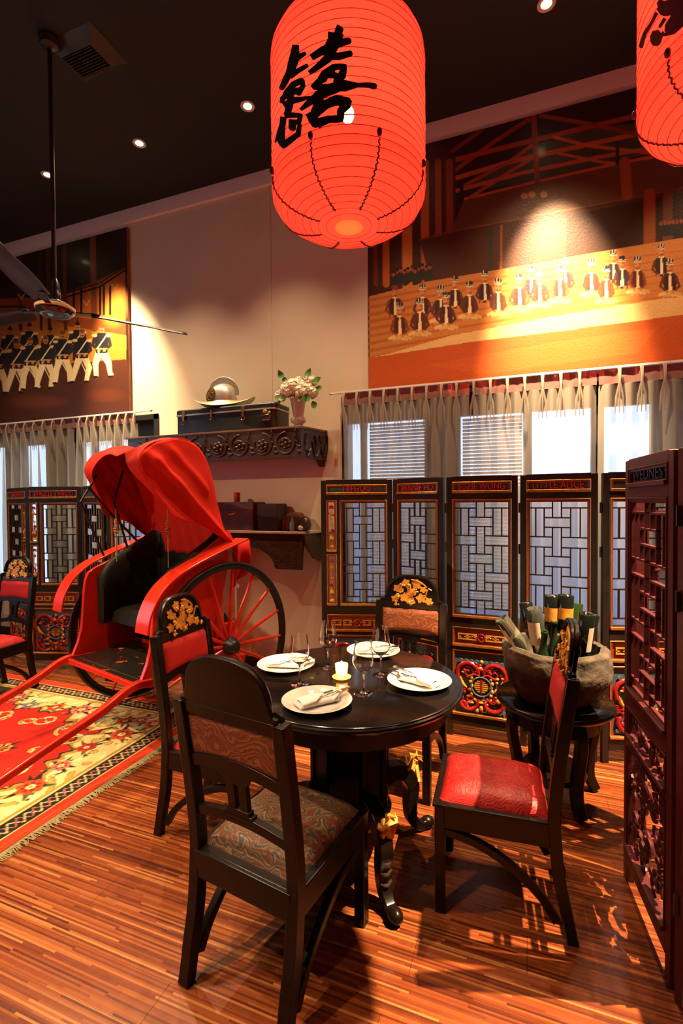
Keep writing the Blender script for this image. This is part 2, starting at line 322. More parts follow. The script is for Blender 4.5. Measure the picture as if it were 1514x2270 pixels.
struct(obj('wall_front', G().b2((XL, YB-0.2, 0), (XR, YB, CEIL)), darkwall, smooth=0))
struct(obj('trim_1', G().b2((XL, WY-0.03, CEIL-0.125), (XR, WY, CEIL)), M_['strip'], smooth=0))
struct(obj('baseboard_back', G().b2((XL, WY-0.015, 0), (XR, WY, 0.1)), M_['screenwood'], smooth=0))
def window(n, W, mull):
    x0, x1, z0, z1 = W
    g = G(); y0, y1 = WY+0.06, WY+0.12; f = 0.05
    g.b2((x0, WY-0.012, z0-0.02), (x0+f, y1, z1)); g.b2((x1-f, WY-0.012, z0-0.02), (x1, y1, z1)); g.b2((x0, WY-0.012, z1-f), (x1, y1, z1)); g.b2((x0, WY-0.012, z0-0.02), (x1, y1, z0+f))
    root = struct(obj('window_%d' % n, g, M_['blackpaint'], smooth=0))
    g = G()
    for a, b in mull: g.b2((a, y0, z0+f), (b, y1, z1-f))
    if mull: obj('mullion', g, M_['blackpaint'], root, smooth=0)
    g = G().b2((x0+f, y0, z1-0.21), (x1-f, y1, z1-f)); obj('head_panel', g, M_['blackpaint'], root, smooth=0)
    obj('pane', G().b2((x0+f, y0+0.02, z0+f), (x1-f, y0+0.026, z1-f)), M_['pane'], root, smooth=0)
    return root
w1 = window(1, W1, [(-1.30, -1.26), (-0.765, -0.49), (-0.03, 0.03), (0.42, 0.50), (0.785, 1.0)])
w2 = window(2, W2, [(-5.6, -5.3), (-4.95, -4.42), (-4.28, -4.24), (-4.0, -3.9)])
g = G().b2((XL-0.12, WS[0], WS[2]), (XL-0.1, WS[1], WS[3])); struct(obj('window_3', g, M_['pane'], smooth=0))
# venetian blinds outside the first window
for nm, xa, xb in (('left', -1.26, -0.765), ('middle', -0.49, -0.03)):
    r = empty('venetian_blind', ((xa+xb)/2, WY+0.16, 0)); g0 = G().b2((-(xb-xa)/2+0.01, -0.002, -0.011), ((xb-xa)/2-0.01, 0.002, 0.011)); first = None
    for k in range(54):
        z = 2.13-k*0.028
        if first is None: first = obj('slat', g0, M_['blind'], r, smooth=0, loc=(0, 0, z)); first.rotation_euler = (0.5, 0, 0)
        else: inst(first, r, (0, 0, z), (0.5, 0, 0))
    tag(r, 'pale venetian blind behind the %s of the right-hand curtains, seen as fine white slats' % ('leftmost folds' if nm == 'left' else 'middle folds'), 'blind', 'venetian blinds behind the curtains')
# blue shutters / bright yard wall outside
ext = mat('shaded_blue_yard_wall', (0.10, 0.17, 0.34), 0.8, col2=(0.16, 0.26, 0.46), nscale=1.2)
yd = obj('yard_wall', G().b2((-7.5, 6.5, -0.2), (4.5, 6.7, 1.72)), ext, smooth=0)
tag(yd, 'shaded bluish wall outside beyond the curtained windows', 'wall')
# ---------------------------------------------------------------- curtains
def curtain(x0, x1, pleats, label, ph=0.0, bot=0.28):
    Y0 = WY-0.10; n = pleats*16; H0 = 2.365
    r = empty('curtain', ((x0+x1)/2, Y0, 0)); L = x1-x0; cx = (x0+x1)/2
    def wave(u, t):
        a = 2*PI*(u*pleats)+ph; amp = 0.022+0.03*min(t*2, 1)
        s = math.sin(a+0.9*noise.noise((u*6+ph, t*1.3, 3)))
        return amp*s+0.015*noise.noise((u*9, t*2, ph)), 0.012*math.sin(a*2+1)*t
    def sheet(u, v):
        z = (H0-0.10)*(1-v)+bot*v; dy, dx = wave(u, v)
        return (x0-cx+u*L+dx, dy, z)
    g = G().grid(sheet, n, 26); obj('drape', g, M_['curtain'], r, smooth=80)
    def head(u, v):
        a = (u*pleats*1.0+ph/(2*PI)) % 1.0; k = max(0.0, 1-abs(a-0.25)/0.07) if True else 0
        z = H0-0.098*v+0.004*noise.noise((u*30, v*3, 1)); return (x0-cx+u*L, -0.026*k-0.004*noise.noise((u*22, v*4, 5)), z)
    g = G().grid(head, n, 3); obj('heading_band', g, M_['heading'], r, smooth=60)
    g = G()
    for k in range(pleats+1):
        u = (k+0.25-ph/(2*PI))/pleats
        if 0 <= u <= 1:
            xx = x0-cx+u*L
            for q in (-0.008, 0, 0.008): g.tube([(xx+q, -0.022, H0+0.004), (xx+q*0.4, -0.042, H0-0.055), (xx+q*0.3, -0.040, H0-0.095), (xx+q*2.4, -0.035, H0-0.19), (xx+q*3.2, -0.02, H0-0.30)], [0.004, 0.005, 0.005, 0.008, 0.003], 6)
    obj('pinch_pleat', g, M_['curtain'], r, smooth=60)
    tag(r, label, 'curtain', 'pleated cream curtains across the windows'); return r
curtain(-1.40, -0.40, 9, 'leftmost cream pleated curtain over the right-hand window, beside the black strip', 0.3)
curtain(-0.375, 0.435, 7, 'brightly spotlit cream pleated curtain directly under the large painting', 1.1)
curtain(0.447, 1.72, 10, 'cream pleated curtain at the right edge, above the maroon screen', 2.0)
curtain(-6.0, -4.35, 12, 'cream pleated curtain at the far left edge under the soldiers painting', 0.6)
curtain(-4.325, -3.52, 8, 'cream pleated curtain hanging just behind the rickshaw hood', 1.6)
for x0, x1, lab in ((-1.50, 1.9, 'white curtain rail under the large right-hand painting'), (-6.2, -3.34, 'white curtain rail under the soldiers painting')):
    r = empty('curtain_rail', ((x0+x1)/2, WY-0.10, 2.375)); L = (x1-x0)/2
    obj('rail', G().b2((-L, -0.014, -0.007), (L, 0.014, 0.007)), M_['strip'], r, smooth=0)
    obj('end_cap', G().ball((-L if x0 > -2 else L, 0, 0), 0.014), M_['silver'], r); tag(r, lab, 'curtain rail')
# ---------------------------------------------------------------- painter
class Painter:
    def __init__(s, X, Y, base): s.X = X; s.Y = Y; s.c = np.empty(X.shape+(3,)); s.c[:] = base
    def put(s, m, col, a=1.0):
        col = np.array(hexc(col) if isinstance(col, str) else col); m = np.clip(m, 0, 1)[..., None]*a; s.c[:] = s.c*(1-m)+col*m
    def poly(s, P, col, a=1.0):
        P = np.array(P, float); x, y = s.X, s.Y; bx = (x >= P[:, 0].min()) & (x <= P[:, 0].max()) & (y >= P[:, 1].min()) & (y <= P[:, 1].max())
        xs, ys = x[bx], y[bx]; ins = np.zeros(xs.shape, bool); n = len(P)
        for i in range(n):
            x1, y1 = P[i]; x2, y2 = P[(i+1) % n]
            if y1 == y2: continue
            k = ((y1 > ys) != (y2 > ys)) & (xs < (x2-x1)*(ys-y1)/(y2-y1)+x1); ins ^= k
        m = np.zeros(x.shape); m[bx] = ins; s.put(m, col, a)
    def ell(s, cx, cy, rx, ry, col, rot=0.0, a=1.0, soft=0.08):
        c, q = math.cos(rot), math.sin(rot); dx, dy = s.X-cx, s.Y-cy
        d = np.sqrt(((dx*c+dy*q)/rx)**2+((-dx*q+dy*c)/ry)**2); s.put((1-d)/soft+0.5, col, a)
    def line(s, pts, w, col, a=1.0):
        W = w if isinstance(w, (list, tuple)) else [w]*len(pts); m = np.zeros(s.X.shape)
        for i in range(len(pts)-1):
            (x1, y1), (x2, y2) = pts[i], pts[i+1]; L2 = (x2-x1)**2+(y2-y1)**2+1e-12
            t = np.clip(((s.X-x1)*(x2-x1)+(s.Y-y1)*(y2-y1))/L2, 0, 1); d = np.hypot(s.X-(x1+t*(x2-x1)), s.Y-(y1+t*(y2-y1)))
            ww = W[i]+(W[i+1]-W[i])*t; m = np.maximum(m, np.clip((ww/2-d)/(0.12*max(w if not isinstance(w, (list, tuple)) else max(w), 1e-9))+0.5, 0, 1))
        s.put(m, col, a)
def canvas(name, x0, x1, z0, z1, y, step, paintfn, matl, parent):
    nx, nz = int((x1-x0)/step), int((z1-z0)/step)
    xs = np.linspace(x0, x1, nx+1); zs = np.linspace(z0, z1, nz+1); Xg, Zg = np.meshgrid(xs, zs, indexing='ij')
    PX, PY = proj(Xg, np.full_like(Xg, y), Zg); p = Painter(PX, PY, (0.02, 0.01, 0.005)); paintfn(p)
    p.c = np.clip(p.c, 0, 1)**0.86
    k = np.array([math.sin(i*12.9898)*43758.5453 % 1 for i in range(997)]); nzv = k[(np.arange(Xg.size)*7) % 997].reshape(Xg.shape)
    p.c *= (0.92+0.16*nzv)[..., None]
    return vgrid(name, Xg, np.full_like(Xg, y), Zg, p.c, matl, parent)
def vgrid(name, X, Y, Z, col, matl, parent):
    nx, nz = X.shape; co = np.stack([X, Y, Z], -1).reshape(-1, 3); me = bpy.data.meshes.new(name); nf = (nx-1)*(nz-1)
    i, j = np.meshgrid(np.arange(nx-1), np.arange(nz-1), indexing='ij'); a = (i*nz+j).ravel(); q = np.stack([a, a+nz, a+nz+1, a+1], -1)
    me.vertices.add(len(co)); me.vertices.foreach_set('co', co.ravel()); me.loops.add(nf*4); me.loops.foreach_set('vertex_index', q.ravel().astype(np.int32))
    me.polygons.add(nf); me.polygons.foreach_set('loop_start', np.arange(nf, dtype=np.int32)*4); me.update(calc_edges=True)
    at = me.color_attributes.new('paint', 'FLOAT_COLOR', 'POINT'); at.data.foreach_set('color', np.concatenate([col.reshape(-1, 3), np.ones((nx*nz, 1))], 1).ravel().astype(np.float32))
    me.materials.append(matl); o = bpy.data.objects.new(name, me); C.objects.link(o); o.parent = parent; return o
M_['oil'] = vcol_mat('varnished_oil_paint', 0.38, coat=0.12, bump=0.12, bscale=70)
M_['rugv'] = vcol_mat('rug_pile', 0.95, bump=0.5, bscale=260)
def Zq(x, y): return (800+x/2.12, 480+y/2.12)
def T3(x, y): return (1000+x/3.605, 240+y/3.605)
def paint_right(p):
    p.poly([(780, 200), (1700, 60), (1700, 950), (780, 950)], '1c0a06')
    # upper hall, greenish window light between trusses
    p.poly([T3(470, 420), T3(650, 300), T3(820, 250), T3(1150, 150), T3(1700, 100), T3(1700, 330), T3(1240, 450), T3(700, 580), T3(330, 640), T3(130, 620)], '2c2f26')
    for P, w, c in [([(0, 350), (250, 170)], 34, '5a1f10'), ([(0, 520), (310, 290), (620, 90)], 34, '6e2612'), ([(0, 420), (640, 260), (1180, 130), (1700, 10)], 40, '7a2a12'),
                    ([(0, 570), (460, 430), (1000, 310), (1700, 160)], 36, '96431c'), ([(0, 670), (600, 510), (1180, 390), (1700, 300)], 30, '9a4420'), ([(100, 730), (680, 590), (1300, 450), (1700, 370)], 26, '9c4a25'),
                    ([(100, 620), (460, 430), (640, 300)], 28, '7d3417'), ([(140, 720), (480, 500), (650, 400)], 26, '84401f'), ([(720, 60), (1130, 130), (1700, 260)], 34, '6b2711'), ([(820, 230), (1100, 300), (1700, 370)], 28, '99502a'),
                    ([(860, 360), (1200, 430), (1700, 480)], 22, '96502c'), ([(660, 60), (690, 600)], 44, '6a2a14')]:
        p.line([T3(*q) for q in P], w/3.6, c)
    p.line([T3(80, 590), T3(90, 740)], 9, '1b1210'); p.line([T3(1330, 280), T3(1330, 560)], 9, '241714')
    # left columns
    p.poly([(817, 330), (950, 300), (1010, 345), (1010, 640), (817, 660)], '30120a')
    for x, w, c in ((835, 10, '5a2410'), (858, 15, 'a04d18'), (905, 22, 'c06820'), (945, 18, 'a3521c'), (975, 14, '7d3a18'), (1000, 16, '6d3015')): p.line([(x-4, 360), (x-2, 630)], w, c)
    # boarded back wall
    p.poly([T3(100, 740), T3(700, 590), T3(1400, 440), T3(1900, 350), T3(1900, 620), T3(0, 980)], '4a2d1a')
    p.poly([(930, 532), T3(0, 985), T3(1900, 640), (1600, 560), (1400, 572), (1090, 612), (955, 625)], '3a1d10')
    p.line([(930, 532), T3(0, 985), T3(1900, 630)], 4, '5e3a22'); p.line([(1112, 500), (1110, 610)], 5, '7a4022'); p.line([(1088, 505), (1086, 612)], 8, '202420')
    p.poly([(1255, 478), (1700, 390), (1700, 540), (1255, 580)], '241008')
    for q in ((585, 700), (645, 690), (740, 690)): p.ell(*T3(*q), 8, 7, '9c6638')
    p.line([T3(400, 890), T3(500, 850), T3(560, 800)], 3, '4d2c18')
    p.line([(1440, 430), (1440, 600)], 26, '7d3c14'); p.line([(1480, 425), (1480, 600)], 22, '55280f'); p.line([(1385, 360), (1390, 432)], 24, '7e4420')
    # small seated crowd at the back
    for k in range(11):
        x = 872+k*8+(k % 2)*2; y = 612-k*1.3-(k % 3)*3; p.ell(x, y+12, 8, 14, '1d1a18'); p.ell(x, y-4, 4.2, 5.5, '8c3c1c'); p.ell(x, y-9, 4.4, 3, '140c0a')
    for k in range(7): x = 1465+k*9; y = 500-k*1.2; p.ell(x, y+12, 8, 14, '1a1210'); p.ell(x, y-4, 4, 5, '7a3418')
    # steps and white cloth
    p.poly([Zq(40, 375), Zq(340, 300), Zq(700, 240), Zq(1100, 170), Zq(1514, 100), Zq(2000, 40), Zq(2000, 520), Zq(1514, 470), Zq(40, 665)], 'b06a2c')
    for k in range(9):
        y = 395+k*34; p.line([Zq(30, y), Zq(340, y-58), Zq(900, y-150), Zq(1514, y-235)], [7, 6, 4, 2], '9c4a18', 0.8)
    p.poly([Zq(150, 640), Zq(420, 560), Zq(900, 470), Zq(1514, 370), Zq(1900, 320), Zq(1900, 400), Zq(1514, 462), Zq(830, 552), Zq(500, 592), Zq(60, 662)], 'd3a562')
    # terracotta ground
    p.poly([Zq(30, 665), Zq(60, 662), Zq(500, 592), Zq(830, 552), Zq(1514, 462), Zq(2100, 380), Zq(2100, 900), Zq(30, 900)], 'ab4418')
    p.poly([Zq(300, 700), Zq(900, 590), Zq(1400, 520), Zq(1300, 640), Zq(600, 740)], 'b8521e', 0.6)
    def man(x, y, s=1.0, coat='3c1712', trouser='d8a860', sit=True, shirt='e6c48c', hat=True):
        x, y = Zq(x, y); q = lambda a, b: (x+a*s, y+b*s); w_ = 1+.12*math.sin(x)
        arm = '6b3018' if int(x) % 2 else '4a2016'
        p.poly([q(-4, 19), q(4, 19), q(12*w_, 25), q(15*w_, 36), q(14, 50), q(12, 66), q(-12, 66), q(-14, 50), q(-15*w_, 36), q(-12*w_, 25)], coat)
        p.line([q(-13*w_, 30), q(-19*w_, 50), q(-8, 63)], [6*s, 5.5*s, 4.5*s], arm); p.line([q(13*w_, 30), q(19*w_, 50), q(8, 63)], [6*s, 5.5*s, 4.5*s], arm)
        p.poly([q(-1.5, 22), q(2, 22), q(5, 60), q(-3, 62)], shirt); p.line([q(-7, 30), q(-6, 60)], 2*s, '140808', .7); p.line([q(9, 30), q(9, 60)], 1.5*s, '140808', .5)
        if sit:
            p.line([q(-22, 70), q(-4, 64), q(14, 73)], [7*s, 9*s, 7*s], trouser); p.line([q(24, 69), q(6, 65), q(-12, 74)], [7*s, 9*s, 7*s], 'c49450'); p.line([q(-12, 75), q(14, 75)], 3*s, 'a87038')
        p.ell(*q(-7, 63), 3.6*s, 3.2*s, 'b8642c'); p.ell(*q(7, 63), 3.6*s, 3.2*s, 'b8642c'); p.ell(*q(0, 10), 7.6*s, 11*s, 'a8582a'); p.ell(*q(-1.5, 9), 5*s, 8*s, 'c47a40')
        p.line([q(-4.5, 7), q(-2, 7)], 1.5*s, '3a160c'); p.line([q(2, 7), q(4.5, 7)], 1.5*s, '3a160c'); p.line([q(0, 8), q(0, 12)], 1.3*s, '8c4420'); p.line([q(-3, 15.5), q(3, 15.5)], 2*s, '4a2010'); p.line([q(-5, 21), q(5, 21)], 2.4*s, 'e8cf9c')
        if hat:
            p.poly([q(-8, 2), q(8, 2), q(7, -8), q(-7, -8)], '1c1a22'); p.ell(*q(0, -8), 7*s, 2.6*s, '1c1a22')
            p.line([q(-8, 2), q(8, 2)], 1.8*s, 'e6cfa4'); p.line([q(-8, -1.5), q(8, -1.5)], 1.3*s, 'd8c49a'); p.line([q(-3, -10), q(-3, -3)], 1.3*s, 'd8c49a'); p.line([q(3, -10), q(3, -3)], 1.3*s, 'd8c49a')
        else: p.ell(*q(0, -3), 8*s, 6*s, '6a2c18')
    for x, y, h in ((160, 340, 0), (290, 338, 1), (443, 300, 1), (582, 272, 1), (1187, 178, 1), (1227, 205, 1), (1412, 148, 1), (800, 250, 1), (960, 215, 1), (1560, 150, 1)): man(x, y, 0.95, '33160f' if x < 500 else '261a22', sit=False, hat=bool(h))
    for x, y, c in ((375, 345, '30201a'), (182, 425, '4a1c14'), (276, 405, '4a2014'), (400, 375, '3a1a1c'), (510, 325, '402016'), (645, 312, '4a2818'), (745, 290, '33211c'), (840, 270, '3d2218'), (935, 250, '3a1f18'), (1083, 220, '3a2218'), (1152, 252, '55301c'), (1300, 208, '4a1c18'), (1452, 220, '2c1418'), (1570, 200, '3a1c18')): man(x, y, 1.0, c)
def Zl(x, y): return (x/3.605, 480+y/3.605)
def paint_left(p):
    p.poly([(-400, 480), (300, 480), (300, 960), (-400, 960)], '1f0d07')
    p.poly([Zl(-1200, 700), Zl(450, 640), Zl(800, 500), Zl(1000, 400), Zl(1010, 1180), Zl(-1200, 1250)], '7d3212')
    p.poly([Zl(540, 620), Zl(1000, 430), Zl(1000, 850), Zl(560, 800)], 'a84a16'); p.ell(*Zl(900, 700), 30, 45, 'c87424', 0, 0.8, 0.6)
    p.poly([Zl(-1200, 760), Zl(300, 760), Zl(560, 880), Zl(900, 930), Zl(1010, 950), Zl(1010, 1180), Zl(-1200, 1220)], 'b0661e')
    for x, w, c in ((740, 46, '6d3414'), (510, 30, '522510'), (380, 26, '45200e'), (315, 22, '3a1a0c'), (150, 30, '3c1c0e'), (-60, 40, '4a2410'), (-300, 40, '3c1c0e'), (-600, 40, '4a2410')): p.line([Zl(x, 120), Zl(x+15, 900)], w/3.6, c)
    p.line([Zl(540, 640), Zl(800, 560), Zl(1000, 430)], 4, '1c100a'); p.line([Zl(540, 610), Zl(800, 530), Zl(1000, 400)], 3, '1c100a')
    for x in (590, 650, 830, 880, 800): p.line([Zl(x, 560), Zl(x, 780)], 5, '1e120b')
    for x, y in ((170, 640), (690, 690), (920, 560)): p.line([Zl(x-25, y-20), Zl(x, y+20), Zl(x+25, y-20)], 2, 'd89a50')
    p.line([Zl(-1200, 720), Zl(200, 720)], 5, '2a150a')
    p.poly([Zl(-1200, 1160), Zl(300, 1190), Zl(1020, 1140), Zl(1050, 1600), Zl(1050, 1750), Zl(-1200, 1900)], '3a1a0e')
    p.ell(*Zl(300, 1480), 60, 14, '5d2a16', 0, 0.6, 0.6); p.ell(*Zl(850, 1430), 40, 14, '54240f', 0, 0.6, 0.6)
    def sold(x, y, s=1.0, stand=False, lean=0):
        x, y = Zl(x, y); q = lambda a, b: (x+a*s, y+b*s)
        if not stand:
            p.line([q(-6, 58), q(-14, 84), q(-18+lean, 112)], [15*s, 13*s, 9*s], 'ecd49c'); p.line([q(6, 58), q(16, 82), q(14+lean, 110)], [15*s, 13*s, 9*s], 'e6c88a'); p.ell(*q(-19+lean, 114), 6*s, 3*s, '180c08'); p.ell(*q(14+lean, 113), 6*s, 3*s, '180c08')
        else: p.poly([q(-11, 50), q(11, 50), q(12, 90), q(-12, 90)], '2a1810')
        p.poly([q(-7, 14), q(7, 14), q(17, 20), q(15, 44), q(13, 60), q(-13, 60), q(-15, 44), q(-17, 20)], '17161a'); p.line([q(-16, 24), q(-20, 42), q(-8, 52)], 7*s, '1d1b20'); p.line([q(16, 24), q(20, 42), q(8, 52)], 7*s, '1d1b20')
        p.line([q(12, 18), q(-10, 50)], 3*s, 'e0c288'); p.line([q(-12, 50), q(12, 50)], 2.5*s, 'c89a58'); p.ell(*q(-16, 20), 6*s, 3.5*s, 'e0bc74'); p.ell(*q(16, 20), 6*s, 3.5*s, 'e0bc74')
        p.ell(*q(0, 5), 6.5*s, 9*s, 'b06a34'); p.ell(*q(0, -1), 6.5*s, 4.5*s, '6a3a1c' if not stand else '1a120e'); p.line([q(-3, 9), q(3, 9)], 2*s, '3c1a0c'); p.ell(*q(-6, 54), 3.5*s, 3*s, 'b87440'); p.ell(*q(6, 54), 3.5*s, 3*s, 'b87440')
        if not stand: p.line([q(-8, 56), q(20+lean, 108)], 2.2*s, 'dcc8a0')
        else: p.line([q(0, -4), q(0, -14)], 3*s, '1a120e')
    for x, y in ((80, 900), (235, 870), (620, 860), (400, 900), (-100, 890), (-300, 900), (-520, 890)): sold(x, y, 0.9, True)
    for x, y, l in ((130, 1005, -4), (240, 980, 3), (365, 970, -3), (500, 930, 2), (655, 920, -4), (812, 880, 6), (-20, 1010, 3), (-160, 1000, -3), (-310, 1010, 3), (-460, 1005, -2), (-620, 1000, 2)): sold(x, y, 0.98, False, l)
for nm, x0, x1, z0, z1, fn, lab in (('oil_painting', -1.195, 1.95, 2.40, 4.215, paint_right, 'large unframed oil painting of seated men in striped caps below roof trusses'),
                                    ('oil_painting', -6.2, -3.67, 2.39, 4.195, paint_left, 'unframed oil painting of seated soldiers in white trousers with swords')):
    r = empty(nm, ((x0+x1)/2, WY, z0)); cx = (x0+x1)/2
    o = canvas('canvas', x0, x1, z0, z1, WY-0.032, 0.0052, fn, M_['oil'], r); o.location = (-cx, -WY, -z0)
    obj('stretcher_edge', G().b2((x0-cx-0.002, -0.031, -0.002), (x1-cx+0.002, -0.001, z1-z0+0.002)), mat('canvas_edge', (0.30, 0.12, 0.05), 0.7, col2=(0.2, 0.07, 0.03)), r, smooth=0)
    tag(r, lab, 'painting')
# ---------------------------------------------------------------- downlights, vent, ceiling patch
dl0 = None
LAB = {(-4.92, ROWY): 'lit ceiling downlight beyond the left edge, left of the fan', (-3.92, ROWY): 'leftmost lit ceiling downlight, crossed by the fan rod', (-2.90, ROWY): 'second lit ceiling downlight from the left', (-1.90, ROWY): 'lit ceiling downlight just left of the big red lantern', (-.90, ROWY): 'ceiling downlight hidden behind the big red lantern', (0.10, ROWY): 'brightest ceiling downlight, right of the big red lantern', (1.15, ROWY): 'ceiling downlight hidden behind the cut-off red lantern at top right'}
WHERE = ['above the rickshaw shafts', 'above the front of the red rug', 'far behind the camera on the left', 'right of the maroon screen', 'above the far left chair', 'directly over the camera']
wi = 0
for (x, y, t, p_, a_) in DOWN:
    lb = LAB.get((x, y))
    if lb is None: lb = 'ceiling downlight '+WHERE[wi]+', out of view'; wi += 1
    if dl0 is None:
        r = empty('ceiling_downlight', (x, y, CEIL))
        obj('trim_ring', G().lathe([(0.028, -0.001), (0.05, -0.004), (0.052, -0.001), (0.052, 0.0), (0.028, 0.0)], 28, close=True), M_['trimring'], r)
        obj('lens', G().lathe([(0.0, -0.0025), (0.029, -0.002), (0.029, 0.0)], 20), M_['lens'], r); dl0 = r
        tag(r, lb, 'light', 'ceiling downlights')
    else: dup(dl0, (x, y, CEIL), 0, lb)
v = empty('ceiling_vent', (-2.63, 2.395, CEIL), 0.0)
g = G(); A = [(-0.19, -0.15), (0.19, -0.15), (0.19, 0.15), (-0.19, 0.15)]; Bq = [(-0.12, -0.08), (0.12, -0.08), (0.12, 0.08), (-0.12, 0.08)]
P = [(x, y, -0.001) for x, y in A]+[(x, y, -0.055) for x, y in Bq]+[(x, y, -0.01) for x, y in Bq]
g.add(P, [(i, (i+1) % 4, 4+(i+1) % 4, 4+i) for i in range(4)]+[(4+i, 4+(i+1) % 4, 8+(i+1) % 4, 8+i) for i in range(4)]+[(8, 9, 10, 11)])
obj('housing', g, mat('grimy_bronze_duct', (0.07, 0.045, 0.022), 0.4, metal=0.4, col2=(0.035, 0.035, 0.032), nscale=12), v, smooth=0)
first = None
for k in range(9):
    if first is None: first = obj('louvre', G().b2((-0.118, -0.0012, -0.012), (0.118, 0.0012, 0.012)), M_['metalfan'], v, smooth=0, loc=(0, -0.072+k*0.018, -0.045))
    else: inst(first, v, (0, -0.072+k*0.018, -0.045))
first = None
for k in range(12):
    if first is None: first = obj('cross_bar', G().b2((-0.0012, -0.078, -0.008), (0.0012, 0.078, 0.008)), M_['metalfan'], v, smooth=0, loc=(-0.11+k*0.02, 0, -0.04))
    else: inst(first, v, (-0.11+k*0.02, 0, -0.04))
tag(v, 'square bronze ceiling vent with dark grille near the top of the fan rod', 'vent')
g = G(); 
def patch(u, vv):
    a = u*2*PI; r_ = (0.20+0.05*noise.noise((math.cos(a)*2, math.sin(a)*2, 1)))*vv; return (r_*math.cos(a)*1.3, r_*math.sin(a), -0.028*(1-vv**3)-0.012*noise.noise((r_*22*math.cos(a), r_*22*math.sin(a), 4))*(1-vv)-0.0005)
g.grid(patch, 36, 10, wrap=True); o = obj('ceiling_rose', g, mat('mottled_brown_plaster', (0.09, 0.045, 0.025), 0.7, col2=(0.05, 0.028, 0.02), nscale=18), smooth=70, loc=(-1.42, 2.12, CEIL))
tag(o, 'mottled brown plaster ceiling ornament cut by the top edge of the picture', 'ornament')
# ---------------------------------------------------------------- ceiling fan
fn_ = empty('ceiling_fan', (-2.76, 2.237, 2.70))
obj('canopy', G().lathe([(0.012, 1.60), (0.05, 1.62), (0.062, 1.655), (0.055, 1.67)], 20), M_['blackpaint'], fn_)
obj('rod', G().tube([(0, 0, 0.14), (0, 0, 1.64)], 0.0135, 12), M_['metalfan'], fn_)
obj('rod_collar', G().lathe([(0.016, 0.20), (0.028, 0.17), (0.033, 0.11), (0.030, 0.07), (0.045, 0.055)], 20), mat('chipped_black_enamel', (0.015, 0.013, 0.013), 0.3, col2=(0.6, 0.5, 0.45), nscale=22, lo=0.6, hi=0.64), fn_)
obj('motor_cover', G().lathe([(0.03, 0.062), (0.07, 0.05), (0.108, 0.030), (0.108, 0.018)], 36), M_['blackpaint'], fn_)
obj('motor_band', G().lathe([(0.107, 0.026), (0.113, 0.022), (0.113, 0.006), (0.106, 0.002)], 36), mat('tan_enamel_band', (0.62, 0.42, 0.22), 0.35, col2=(0.55, 0.36, 0.2)), fn_)
obj('motor_base', G().lathe([(0.107, 0.006), (0.106, -0.008), (0.09, -0.022), (0.07, -0.026), (0.06, -0.022), (0.03, -0.027), (0.0, -0.028)], 36), mat('blue_black_gloss_enamel', (0.012, 0.016, 0.03), 0.12, coat=0.6, col2=(0.02, 0.025, 0.04)), fn_)
for a in (55, 182, 302):
    ca, sa = math.cos(math.radians(a)), math.sin(math.radians(a)); rt = Matrix.Rotation(math.radians(a), 4, 'Z')
    g = G(); g.M = rt; g.grid(lambda u, v_: (0.20+0.61*u, (v_-0.5)*(0.085+0.03*math.sin(PI*min(u*1.3, 1))), 0.02+(v_-0.5)*0.035-0.014*(2*v_-1)**2), 14, 6)
    obj('blade', g, M_['metalfan'], fn_, smooth=60, solid=0.003)
    g = G(); g.M = rt; g.sweep([(0.09, 0, 0.012), (0.14, 0, 0.012), (0.2, 0, 0.018), (0.25, 0, 0.02)], [0.03, 0.035, 0.06, 0.05], 0.006, (0, 1, 0)); obj('blade_arm', g, M_['blackpaint'], fn_)
tag(fn_, 'three-bladed dark metal ceiling fan on a long black rod', 'fan')
